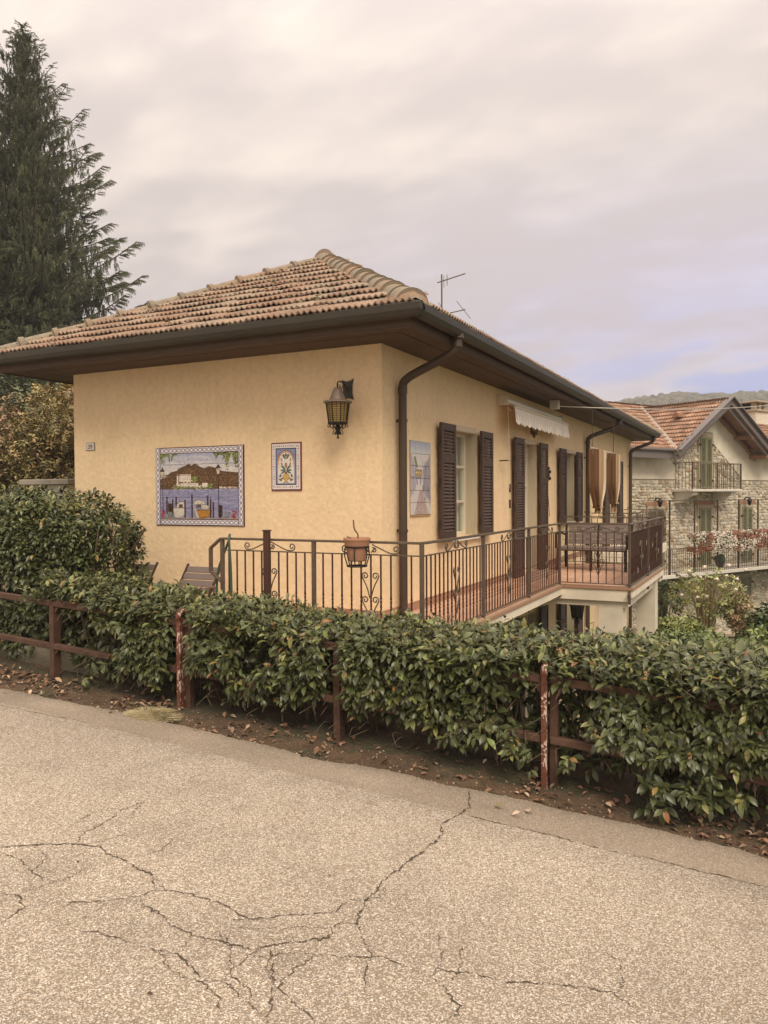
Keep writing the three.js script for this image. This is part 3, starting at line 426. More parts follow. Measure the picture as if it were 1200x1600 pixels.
// balcony: slab, tiled floor, beam and pillars
const XR = -2.75, XO = -1.75, ZR = -6.29, ZK = -11.37, ZE = -14.97;
{
  const bal = part('balcony_slab', uvm(b2(XW, XR + 0.035, 0.28, YF - 0.02, ZK, ZR + 0.035)), mat.cream, house);
  part('balcony_slab', uvm(b2(XW, XO + 0.035, 0.28, YF - 0.02, ZE - 0.03, ZK + 0.035 - 0.036)), mat.cream, house); part('terrace_slab', uvm(b2(XL - 0.9, XW - 0.002, 0.12, YF - 0.02, ZF + 0.001, ZR + 0.035)), mat.cream, house); part('terrace_wall', uvm(b2(XL - 0.9, XR + 0.03, -0.8, 0.118, ZR - 0.2, ZR + 0.02)), mat.cream, house);
  part('balcony_beam', uvm(b2(XW, XO + 0.0, 0.22, 0.279, ZK - 0.12, ZK - 0.0)), mat.cream, house); part('balcony_beam', uvm(b2(XW, XO, 0.16, 0.279, ZE, ZE + 0.12)), mat.cream, house); part('balcony_slab', uvm(b2(XW + 0.0, -2.5, 0.20, YF - 0.02, -22.5, -18.0)), mat.cream, house);
  part('slab_edge', [rb2(XR + 0.036, XR + 0.052, YF - 0.045, YF - 0.005, ZK + 0.02, ZR + 0.04, 0.004), rb2(XR, XO + 0.05, YF - 0.045, YF - 0.005, ZK + 0.001, ZK + 0.02, 0.004), rb2(XO + 0.036, XO + 0.05, YF - 0.045, YF - 0.005, ZE, ZK, 0.004)], mat.skirting, bal);
  part('balcony_beam', uvm(b2(XW, XO - 0.04, 0.13, 0.219, ZK - 0.34, ZK - 0.06)), mat.cream, house);
  part('pillar', uvm(b2(-2.20, -1.86, -3.4, 0.129, ZK - 0.34, ZK - 0.06)), mat.cream, house);
  part('pillar', uvm(b2(-2.12, -1.80, -3.4, 0.279, ZE + 0.13, ZE + 0.5)), mat.cream, house);
  part('balcony_beam', uvm(b2(-2.05, -1.82, 0.10, 0.279, ZE + 0.52, ZK - 0.36)), mat.cream, house);
  const ft = rbox(0, 0, 0, 0.292, 0.02, 0.292, 0.004), fm = [[0.66, 0.40, 0.27], [0.62, 0.365, 0.245], [0.69, 0.43, 0.30]].map(([r, g, b]) => M(r, g, b, { map: tMottle, roughness: 0.55 })), R = rng(31), fg = clean(ft);
  const floor = part('balcony_floor', [b2(XW, XR + 0.03, YF - 0.0195, YF - 0.008, ZK, ZR), b2(XW, XO + 0.03, YF - 0.0195, YF - 0.008, ZE, ZK - 0.001), b2(XL - 0.5, XW - 0.003, YF - 0.0195, YF - 0.008, ZF + 0.001, ZR)], mat.concrete, house);
  for (let z = ZR - 0.16; z > ZE; z -= 0.3) for (let x = XW + 0.155; x < (z > ZK ? XR : XO) - 0.05; x += 0.3) piece('floor_tile', fg, fm[Math.floor(R() * 3)], floor, [x, YF - 0.008 + 0.001 * R(), z]);
  for (let x = XW - 0.16; x > -6.4; x -= 0.3) for (let z = ZR - 0.16; z > ZF + 0.1; z -= 0.3) piece('floor_tile', fg, fm[Math.floor(R() * 3)], floor, [x, YF - 0.008 + 0.001 * R(), z]);
}
// ---------- balcony railing ----------
const balG = (() => { const g = new THREE.BoxGeometry(0.0125, 1, 0.0125, 1, 28, 1), p = g.attributes.position; for (let i = 0; i < p.count; i++) { const y = p.getY(i), t = clamp((y + 0.02) / -0.30), a = t * Math.PI * 3, k = y < -0.02 && y > -0.32 ? 1.25 : 1, x = p.getX(i) * k, z = p.getZ(i) * k; p.setXYZ(i, x * Math.cos(a) - z * Math.sin(a), y, x * Math.sin(a) + z * Math.cos(a)); } g.computeVertexNormals(); return clean(g); })();
const railing = thing('balcony_railing', 'brown wrought iron railing with scrolls along the terrace and balcony', 'railing', [XR, YF, ZR]);
const HY = YF + 0.895, SY = HY - 0.115, BY = YF + 0.035;
function scrollset(p, dir, n) {                                  // hearts and volutes between three balusters
  const to = ([a, b]) => p.clone().add(dir.clone().multiplyScalar(a)).add(V(0, b, 0)).add(n.clone().multiplyScalar(0.012)), gs = [], r = 0.0065;
  const w = 0.088;
  for (const s of [-1, 1]) {
    for (const y of [0.16, 0.38]) { gs.push(tube([[s * 0.004, y], [s * w * 0.45, y + 0.11], [s * w * 0.93, y + 0.19], ...spiral(0.034, 1.15, s, s > 0 ? 0 : Math.PI, 12, s * (w - 0.036), y + 0.205)].map(to), r, 40, 5)); }
    gs.push(tube([[s * 0.01, 0.80], [s * 0.05, 0.845], ...spiral(0.026, 1.0, -s, s > 0 ? 2.2 : 0.95, 8, s * 0.038, 0.822)].map(to), r, 26, 5));
    gs.push(tube([[s * 0.02, 0.875], [s * 0.10, 0.84], [s * 0.20, 0.80], [s * 0.25, 0.795], ...spiral(0.036, 1.2, s, s > 0 ? -1.2 : -1.94, 12, s * 0.262, 0.832)].map(to), r, 44, 5));
  }
  return gs;
}
function run(p, q, opts = {}) {
  const L = p.distanceTo(q), dir = q.clone().sub(p).normalize(), n = V(-dir.z, 0, dir.x), at = (t, y) => p.clone().lerp(q, t).setY(y);
  const hr = part('handrail', [sqbar(at(0, HY), at(1, HY), 0.048, 0.022)], mat.iron, railing);
  part('rail', [sqbar(at(0, SY), at(1, SY), 0.016, 0.012)], mat.iron, railing); part('rail', [sqbar(at(0, BY), at(1, BY), 0.03, 0.012)], mat.iron, railing);
  const posts = opts.posts;
  for (const t of posts) { const a = at(t / L, 0); part('post', [rbox(a.x, (HY + (opts.low ?? YF - 0.02)) / 2, a.z, 0.036, HY - (opts.low ?? YF - 0.02) - 0.012, 0.036, 0.004)], mat.iron, railing);
    if (opts.low) part('bracket', [rbox(a.x - n.x * 0.04 * (opts.side ?? 1), YF - 0.10, a.z - n.z * 0.04 * (opts.side ?? 1), 0.03 + 0.06 * Math.abs(n.x), 0.03, 0.03 + 0.06 * Math.abs(n.z), 0.003)], mat.iron, railing); }
  const q1 = [0, ...posts.filter((t) => t > 0.03 && t < L - 0.03), L];
  for (let k = 0; k < q1.length - 1; k++) {
    const a = q1[k], b = q1[k + 1], m = Math.max(2, Math.round((b - a) / (opts.gap ?? 0.105))), mid = Math.round(m / 2);
    for (let j = 1; j < m; j++) { const c = at((a + (b - a) * j / m) / L, (SY + BY) / 2), o = piece('baluster', balG, mat.ironRed, railing, [c.x, c.y, c.z]); o.scale.y = SY - BY; }
    if (opts.scrolls !== false) { const c = at((a + (b - a) * mid / m) / L, YF); part('scroll', scrollset(c, dir, n), mat.iron, railing); }
  }
}
run(V(-4.97, 0, ZR), V(XR, 0, ZR), { posts: [0.018, 1.1, 2.22], gap: 0.1 });
run(V(XR, 0, ZR), V(XR, 0, ZK), { posts: [1.65, 3.42, 5.06], low: 0.24, side: 1, gap: 0.1 });
run(V(XR, 0, ZK), V(XO, 0, ZK), { posts: [0.99], low: 0.18, side: -1, gap: 0.11 });
run(V(XO, 0, ZK), V(XO, 0, ZE), { posts: [1.8, 3.58], low: 0.2, side: 1, gap: 0.12 });
run(V(XO, 0, ZE), V(XW + 0.02, 0, ZE), { posts: [], gap: 0.13, scrolls: false });
part('mesh_guard', [...[0.30, 0.42, 0.54, 0.66, 0.78].map((y) => cyl(V(XR + 0.03, YF + y, ZK - 0.01), V(XO - 0.03, YF + y, ZK - 0.01), 0.003, 0.003, 5))], mat.iron, railing);
part('handrail', [sqbar(V(-4.97, HY, ZR), V(-5.10, HY - 0.10, ZR), 0.048, 0.022), sqbar(V(-5.10, HY - 0.10, ZR), V(-5.10, HY - 0.34, ZR), 0.048, 0.022), sqbar(V(-5.10, HY - 0.34, ZR), V(-4.96, HY - 0.44, ZR), 0.048, 0.022)], mat.iron, railing);
const guard = part('screen', [b2(XO - 0.022, XO - 0.016, YF + 0.05, SY - 0.01, ZE + 0.05, ZK - 0.1)], M(0.088, 0.062, 0.040, { map: tWood, bumpMap: tGrainB, bumpScale: 0.004, roughness: 0.9 }), railing);
{
  const st = []; for (const [z, y, r] of [[-12.0, 0.62, 0.05], [-12.5, 0.8, 0.045], [-12.9, 0.98, 0.05], [-13.2, 0.55, 0.07], [-13.6, 0.9, 0.05], [-14.2, 1.05, 0.05], [-12.2, 1.0, 0.04], [-14.4, 0.75, 0.05]]) { const pts = []; for (let k = 0; k < 10; k++) { const q = k % 2 ? r * 0.42 : r, a = k * Math.PI / 5; pts.push([q * Math.sin(a), q * Math.cos(a)]); } st.push(prism(pts, 0.004, V(XO + 0.012, y, z), V(0, 0, -1), QY, V(1, 0, 0))); }
  part('star_ornament', st, M(0.34, 0.28, 0.22, { roughness: 0.5 }), guard);
}
solo('garden_post', [rb2(-4.385, -4.325, -0.1, 1.41, ZR + 0.05, ZR + 0.10, 0.006), rb2(-4.39, -4.32, 1.41, 1.425, ZR + 0.045, ZR + 0.105, 0.004)], mat.ironRed, 'dark red iron post standing taller than the terrace railing', 'post');
// second landing railing further along the wall
{
  const t = thing('landing_railing', 'small iron railing of the far landing behind the curtains', 'railing', [-2.9, YF, -18]);
  const h = (a, b) => { part('handrail', sqbar(V(a[0], HY, a[1]), V(b[0], HY, b[1]), 0.045, 0.022), mat.iron, t); part('rail', [sqbar(V(a[0], SY, a[1]), V(b[0], SY, b[1]), 0.014, 0.012), sqbar(V(a[0], BY, a[1]), V(b[0], BY, b[1]), 0.02, 0.012)], mat.iron, t); const L = Math.hypot(a[0] - b[0], a[1] - b[1]), n = Math.round(L / 0.13); for (let k = 0; k <= n; k++) { const o = piece('baluster', balG, mat.ironRed, t, [mixn(a[0], b[0], k / n), (SY + BY) / 2, mixn(a[1], b[1], k / n)]); o.scale.y = SY - BY; }
    const m = Math.max(1, Math.round(L / 0.8)), d = V(b[0] - a[0], 0, b[1] - a[1]).normalize(), gs = []; for (let k = 0; k < m; k++) gs.push(...scrollset(V(mixn(a[0], b[0], (k + 0.5) / m), YF, mixn(a[1], b[1], (k + 0.5) / m)), d, V(-d.z, 0, d.x))); part('scroll', gs, mat.iron, t); };
  h([XW + 0.02, -18], [-2.72, -18]); h([-2.72, -18], [-2.52, -22.4]); h([-2.52, -22.4], [XW + 0.02, -22.4]);
}
// ---------- things on and against the house ----------
function inkCanvas(w, h, f) { const c = document.createElement('canvas'); c.width = w; c.height = h; f(c.getContext('2d'), w, h); const t = new THREE.CanvasTexture(c); t.colorSpace = THREE.SRGBColorSpace; t.magFilter = THREE.LinearFilter; t.anisotropy = 8; return t; }
const glaze = (t) => new THREE.MeshStandardMaterial({ map: t, roughness: 0.32, side: THREE.DoubleSide });
function tilePanel(parent, m, cols, rows, x0, y0, tw, th, put, gap = 0.003, U = [0, 0, 1, 1]) {   // each tile shows its piece of the painting
  for (let j = 0; j < rows; j++) for (let i = 0; i < cols; i++) {
    const g = clean(new RoundedBoxGeometry(tw - gap, th - gap, 0.009, 1, 0.0015)), p = g.attributes.position, uv = g.attributes.uv;
    for (let k = 0; k < p.count; k++) uv.setXY(k, mixn(U[0], U[2], (i + 0.5 + p.getX(k) / tw) / cols), mixn(U[1], U[3], (j + 0.5 + p.getY(k) / th) / rows));
    put('tile', g, m, parent, x0 + (i + 0.5) * tw, y0 + (j + 0.5) * th);
  }
}
const onFront = (n, g, m, par, x, y) => piece(n, g, m, par, [x, y, ZF + 0.0125]);
const turnS = new THREE.Quaternion().setFromAxisAngle(QY, Math.PI / 2);
{
  const R = rng(41);
  const t = inkCanvas(1180, 840, (c, w, h) => {
    const gr = (x, y, ww, hh, col) => { c.fillStyle = col; c.fillRect(x, y, ww, hh); };
    gr(0, 0, w, h, '#d9d2cf');
    for (let y = 0; y < 300; y += 3) { const k = y / 300; c.fillStyle = `rgb(${Math.round(160 + 60 * k + 8 * R())},${Math.round(165 + 45 * k + 8 * R())},${Math.round(195 + 5 * k)})`; c.fillRect(0, y, w, 3); }
    for (let k = 0; k < 26; k++) { c.fillStyle = `rgba(236,228,222,${0.15 + 0.25 * R()})`; c.beginPath(); c.ellipse(R() * w, 40 + R() * 190, 60 + 120 * R(), 8 + 14 * R(), 0, 0, 7); c.fill(); }
    const ridge = (pts, col) => { c.fillStyle = col; c.beginPath(); c.moveTo(pts[0][0], 470); for (const [x, y] of pts) c.lineTo(x, y); c.lineTo(pts[pts.length - 1][0], 470); c.fill(); };
    ridge([[0, 330], [80, 300], [180, 240], [260, 225], [300, 190], [400, 160], [450, 140], [490, 165], [540, 135], [620, 180], [680, 200], [760, 175], [860, 200], [950, 240], [1180, 260]], '#54351a');
    for (let k = 0; k < 2200; k++) { const x = R() * w, y = 170 + R() * 290, top = 230 - 80 * Math.exp(-(((x - 500) / 190) ** 2)); if (y < top + 30) continue; c.fillStyle = ['#8a6238', '#4a3018', '#9a7644', '#3c2a16', '#6c5228', '#7a6a3a'][Math.floor(R() * 5)]; c.fillRect(x, y, 4 + 12 * R(), 3 + 6 * R()); }
    gr(0, 455, w, 385, '#8b89ac');
    for (let k = 0; k < 1500; k++) { c.fillStyle = ['#6f7098', '#a5a6c2', '#7f80a6', '#bcbccd', '#666890'][Math.floor(R() * 5)]; c.globalAlpha = 0.55; c.fillRect(R() * w, 458 + R() * 360, 20 + 90 * R(), 2 + 4 * R()); } c.globalAlpha = 1;
    for (let k = 0; k < 420; k++) { const x = 190 + R() * 560, hh = 30 + 110 * Math.exp(-(((x - 400) / 130) ** 2)), y = 450 - R() * hh - 8; c.fillStyle = ['#e8dccb', '#f2e8da', '#cdb79a', '#b98c66', '#6a4a30', '#5a4a2a', '#5d6b34'][Math.floor(R() * 7)]; c.fillRect(x, y, 10 + 26 * R(), 8 + 16 * R()); }
    gr(300, 270, 180, 90, '#eadfd0'); gr(300, 262, 186, 10, '#9c6a48'); for (let i = 0; i < 6; i++) for (let j = 0; j < 3; j++) gr(312 + i * 28, 282 + j * 24, 9, 13, '#6b5140'); gr(262, 280, 24, 110, '#e6d9c6'); gr(262, 270, 24, 12, '#8a5a3a'); gr(330, 380, 260, 44, '#efe5d6'); gr(330, 374, 264, 9, '#a06c4a'); for (let i = 0; i < 12; i++) gr(340 + i * 21, 394, 8, 14, '#6b5140'); gr(650, 380, 80, 60, '#e9ddcc');
    for (let k = 0; k < 160; k++) { c.fillStyle = ['#6d7a33', '#556327', '#8a9444'][Math.floor(R() * 3)]; const g2 = () => R() + R() + R() - 1.5; c.beginPath(); c.arc(770 + 26 * g2(), 418 + 24 * g2(), 5 + 6 * R(), 0, 7); c.fill(); c.beginPath(); c.arc(530 + 46 * g2(), 335 + 34 * g2(), 4 + 6 * R(), 0, 7); c.fill(); c.beginPath(); c.arc(200 + 560 * R(), 440 + 6 * g2(), 4 + 5 * R(), 0, 7); c.fill(); }
    for (let k = 0; k < 60; k++) gr(900 + R() * 280, 425 + R() * 26, 10 + 16 * R(), 10, ['#e6dccd', '#bfa88a'][k % 2]);
    const leafy = (x0, x1, y1, n) => { for (let k = 0; k < n; k++) { const x = mixn(x0, x1, R()), y = R() * y1 * (0.3 + 0.7 * R()) * (0.55 + 0.45 * Math.sin(x * 0.045)); c.save(); c.translate(x, y); c.rotate(R() * 6); c.fillStyle = ['#5d6a2a', '#7d8a3c', '#48531f', '#98a050', '#3d3a1c'][Math.floor(R() * 5)]; c.beginPath(); c.ellipse(0, 0, 16, 6, 0, 0, 7); c.fill(); c.restore(); } };
    leafy(0, 150, 190, 130); leafy(180, 260, 130, 50); leafy(820, 960, 90, 60); leafy(930, 1180, 250, 330);
    const lamp = (x, y) => { c.strokeStyle = c.fillStyle = '#2b2018'; c.lineWidth = 9; c.beginPath(); c.moveTo(x, y + 100); c.lineTo(x + 8, 800); c.stroke(); c.beginPath(); c.moveTo(x - 40, y + 22); c.lineTo(x, y - 30); c.lineTo(x + 40, y + 22); c.fill(); c.fillStyle = '#cbbda4'; c.beginPath(); c.moveTo(x - 30, y + 22); c.lineTo(x + 30, y + 22); c.lineTo(x + 16, y + 100); c.lineTo(x - 16, y + 100); c.fill(); c.lineWidth = 4; c.stroke(); };
    lamp(34, 205); lamp(890, 175);
    c.fillStyle = '#d6cdc0'; c.beginPath(); c.moveTo(190, 700); c.lineTo(380, 690); c.lineTo(372, 780); c.quadraticCurveTo(300, 830, 230, 815); c.fill(); c.beginPath(); c.moveTo(260, 650); c.quadraticCurveTo(330, 590, 400, 640); c.lineTo(385, 700); c.lineTo(255, 705); c.fill(); gr(290, 650, 60, 42, '#5a4a3a'); c.strokeStyle = '#b7a58c'; c.lineWidth = 6; c.beginPath(); c.moveTo(190, 760); c.quadraticCurveTo(290, 850, 370, 760); c.stroke();
    c.fillStyle = '#b27a2c'; c.beginPath(); c.moveTo(560, 720); c.lineTo(765, 730); c.lineTo(758, 800); c.quadraticCurveTo(660, 832, 600, 820); c.fill(); c.fillStyle = '#cfc5b6'; c.beginPath(); c.moveTo(500, 640); c.lineTo(560, 730); c.lineTo(600, 825); c.lineTo(570, 825); c.fill(); c.beginPath(); c.moveTo(520, 615); c.quadraticCurveTo(620, 570, 690, 630); c.lineTo(680, 650); c.lineTo(540, 650); c.fill(); gr(560, 650, 70, 40, '#5b4732'); gr(635, 662, 110, 50, '#cfc4b4');
    for (const [x, y, hh] of [[90, 550, 220], [180, 590, 200], [235, 550, 130], [372, 590, 250], [480, 520, 320], [718, 540, 130], [760, 580, 240], [800, 625, 210], [905, 670, 160]]) { gr(x, y, 24, hh, '#3a2317'); gr(x, y, 7, hh, '#5c3c28'); } gr(885, 660, 62, 150, '#33211a'); gr(120, 640, 60, 110, '#3f2a1c');
    for (let k = 0; k < 260; k++) { const s = R() < 0.5; c.fillStyle = ['#6d7440', '#4d5a2c', '#8c8a5a', '#3f4a28'][Math.floor(R() * 4)]; c.fillRect(s ? 30 + R() * 180 : 920 + R() * 240, 740 + R() * 90, 10, 7); } for (let k = 0; k < 60; k++) { c.fillStyle = ['#a3283c', '#c24a5a', '#8a1f30'][k % 3]; c.beginPath(); c.arc(k % 2 ? 1090 + 60 * R() : 20 + 40 * R(), 730 + 90 * R(), 9, 0, 7); c.fill(); } gr(0, 822, w, 18, '#a08c7c');
    for (let k = 0; k < 15000; k++) { const y = R() * h, d = R(); c.fillStyle = d < 0.55 ? `rgba(40,25,15,${0.03 + 0.09 * R()})` : `rgba(255,246,232,${0.03 + 0.11 * R()})`; c.save(); c.translate(R() * w, y); c.rotate(y > 455 ? 0 : R() * 3); c.beginPath(); c.ellipse(0, 0, 5 + 12 * R(), 1.5 + 3 * R(), 0, 0, 7); c.fill(); c.restore(); }
    c.strokeStyle = 'rgba(45,30,22,0.75)'; c.lineWidth = 5; c.beginPath(); c.moveTo(0, 300); for (const [x, y] of [[80, 292], [180, 238], [260, 222], [300, 190], [400, 158], [450, 138], [490, 163], [540, 133], [620, 178], [680, 198], [760, 173], [860, 198], [950, 238], [1180, 258]]) c.lineTo(x, y); c.stroke(); c.beginPath(); c.moveTo(0, 456); c.lineTo(w, 452); c.stroke(); c.strokeRect(560, 720, 200, 4); c.beginPath(); c.moveTo(190, 700); c.lineTo(380, 690); c.moveTo(260, 650); c.quadraticCurveTo(330, 590, 400, 640); c.moveTo(520, 615); c.quadraticCurveTo(620, 570, 690, 630); c.moveTo(600, 822); c.quadraticCurveTo(660, 834, 758, 802); c.lineTo(765, 730); c.stroke();
  });
  const p = thing('tile_mural', 'large glazed tile mural of a lake island with moored boats', 'tile mural', [-6.088, 1.402, ZF]);
  const W0 = -6.752, W1 = -5.42, H0 = 1.402, H1 = 2.348, bd = 0.078;
  part('backing', [b2(W0, W1, H0, H1, ZF, ZF + 0.008)], M(0.13, 0.035, 0.03, { roughness: 0.6 }), p);
  tilePanel(p, glaze(t), 8, 6, W0 + bd, H0 + bd, (W1 - W0 - 2 * bd) / 8, (H1 - H0 - 2 * bd) / 6, onFront);
  const bt = inkCanvas(512, 256, (c, w, h) => { c.fillStyle = '#d6cccd'; c.fillRect(0, 0, w, h); c.strokeStyle = '#332f4c'; c.lineWidth = 18; c.strokeRect(-20, 22, w + 40, h - 44); c.lineWidth = 20; for (const s of [-1, 1]) { c.beginPath(); for (let x = 0; x <= w; x += 8) c.lineTo(x, h / 2 + s * 62 * Math.sin((x / w) * 2 * Math.PI)); c.stroke(); } c.fillStyle = '#e6dfe0'; for (const x of [128, 384]) { c.beginPath(); c.ellipse(x, h / 2, 70, 30, 0, 0, 7); c.fill(); } c.fillStyle = '#5c5f92'; for (const x of [0, 256, 512]) { c.beginPath(); c.arc(x, h / 2, 20, 0, 7); c.fill(); } });
  const bm = glaze(bt), hw = (W1 - W0 - 2 * bd - 0.008) / 9, vh = (H1 - H0 - 0.008) / 7;
  for (const y of [H0 + 0.006, H1 - bd + 0.002]) tilePanel(p, bm, 9, 1, W0 + bd + 0.004, y, hw, bd - 0.008, (n, g, m, par, x, yy) => { const uv = g.attributes.uv, pp = g.attributes.position; for (let k = 0; k < uv.count; k++) uv.setXY(k, pp.getX(k) / hw + 0.5, pp.getY(k) / bd + 0.5); onFront('border_tile', g, m, par, x, yy); });
  for (const x of [W0 + 0.006, W1 - bd + 0.002]) tilePanel(p, bm, 1, 7, x, H0 + 0.004, bd - 0.008, vh, (n, g, m, par, xx, yy) => { const uv = g.attributes.uv, pp = g.attributes.position; for (let k = 0; k < uv.count; k++) uv.setXY(k, pp.getY(k) / vh + 0.5, pp.getX(k) / bd + 0.5); onFront('border_tile', g, m, par, xx, yy); });
}
{
  const t = inkCanvas(480, 640, (c, w, h) => {
    c.fillStyle = '#ddd2cb'; c.fillRect(0, 0, w, h);
    const R = rng(44), dot = (x, y) => { c.save(); c.translate(x, y); c.rotate(Math.PI / 4); c.fillStyle = '#232038'; c.fillRect(-8, -8, 16, 16); c.restore(); };
    for (let k = 0; k < 17; k++) { const y = 40 + k * 35; if (k % 4 < 2) { dot(32, y); dot(w - 32, y); } else { c.fillStyle = '#8b6a55'; for (const x of [32, w - 32]) { c.fillRect(x - 5, y - 12, 4, 24); c.fillRect(x + 3, y - 12, 4, 24); } } } for (let k = 0; k < 11; k++) { const x = 60 + k * 36; if (k % 3) { dot(x, 34); dot(x, h - 34); } else { c.fillStyle = '#7a5a70'; c.fillRect(x - 12, 26, 24, 5); c.fillRect(x - 12, h - 32, 24, 5); c.fillRect(x - 12, 38, 24, 5); } }
    c.fillStyle = '#1d1a3a'; c.fillRect(62, 62, w - 124, h - 124); c.fillStyle = '#7f86a8'; c.fillRect(76, 76, w - 152, h - 152);
    for (let k = 0; k < 90; k++) { c.fillStyle = '#a9aec6'; c.fillRect(80 + R() * 310, 80 + R() * 170, 8, 5); }
    c.fillStyle = '#ddd2c4'; c.beginPath(); c.arc(w / 2, 235, 142, Math.PI, 0); c.lineTo(w / 2 + 142, h - 86); c.lineTo(w / 2 - 142, h - 86); c.fill();
    c.lineWidth = 8; c.strokeStyle = '#3a2433'; c.beginPath(); c.arc(w / 2, 235, 142, Math.PI, 0); c.stroke(); c.lineWidth = 20; c.strokeStyle = '#c49a7c'; c.beginPath(); c.arc(w / 2, 235, 128, Math.PI, 0); c.lineTo(w / 2 + 128, 300); c.moveTo(w / 2 - 128, 235); c.lineTo(w / 2 - 128, 300); c.stroke(); c.lineWidth = 5; c.strokeStyle = '#3a2433'; c.beginPath(); c.arc(w / 2, 235, 117, Math.PI, 0); c.stroke();
    c.fillStyle = '#8b90ae'; c.fillRect(80, 310, 22, 240); c.fillRect(w - 102, 310, 22, 240);
    const lf = (x, y, a, l, col, wd = 10) => { c.save(); c.translate(x, y); c.rotate(a); c.fillStyle = col; c.beginPath(); c.ellipse(l / 2, 0, l / 2, wd, 0, 0, 7); c.fill(); c.strokeStyle = '#2a2a26'; c.lineWidth = 3; c.stroke(); c.restore(); };
    for (const s of [-1, 1]) { const X = (d) => w / 2 + s * d, A = (a) => (s > 0 ? a : Math.PI - a); lf(X(6), 215, A(-0.85), 78, '#4d5a45', 12); lf(X(8), 370, A(-0.75), 95, '#55705c', 14); lf(X(8), 385, A(-0.2), 85, '#4d6a5a', 12); lf(X(20), 395, A(0.3), 70, '#55705c', 9); lf(X(60), 300, A(-0.9), 40, '#8a4a40', 8); lf(X(70), 250, A(-1.3), 50, '#c89a70', 12); lf(X(50), 480, A(0.5), 70, '#8c5a48', 9); lf(X(70), 520, A(-0.4), 60, '#7a6a3c', 9); lf(X(85), 430, A(1.0), 46, '#5a5f70', 14); lf(X(14), 165, A(-0.4), 36, '#6a4050', 6); }
    lf(w / 2, 190, -1.57, 58, '#5a2434', 11); lf(w / 2, 340, -1.57, 74, '#a07a66', 20); c.fillStyle = '#7a3a3a'; c.fillRect(w / 2 - 18, 392, 36, 40);
    c.fillStyle = '#c6a25a'; c.beginPath(); c.ellipse(w / 2, 468, 56, 46, 0, 0, 7); c.fill(); c.strokeStyle = '#4a3424'; c.lineWidth = 6; c.stroke(); c.fillStyle = '#c6a25a'; c.fillRect(w / 2 - 24, 508, 48, 20); c.fillStyle = '#b9a894'; c.beginPath(); c.moveTo(w / 2 - 50, 552); c.lineTo(w / 2, 525); c.lineTo(w / 2 + 50, 552); c.fill(); c.stroke();
  });
  const p = thing('tile_picture', 'small glazed tile picture of a flower vase under an arch', 'tile picture', [-4.838, 1.81, ZF]);
  const W0 = -5.038, W1 = -4.638, H0 = 1.812, H1 = 2.352, e = 0.014;
  part('backing', [b2(W0, W1, H0, H1, ZF, ZF + 0.012)], M(0.16, 0.03, 0.035, { roughness: 0.5 }), p);
  tilePanel(p, glaze(t), 3, 4, W0 + e, H0 + e, (W1 - W0 - 2 * e) / 3, (H1 - H0 - 2 * e) / 4, (n, g, m, par, x, y) => piece(n, g, m, par, [x, y, ZF + 0.0145]), 0.0015);
}
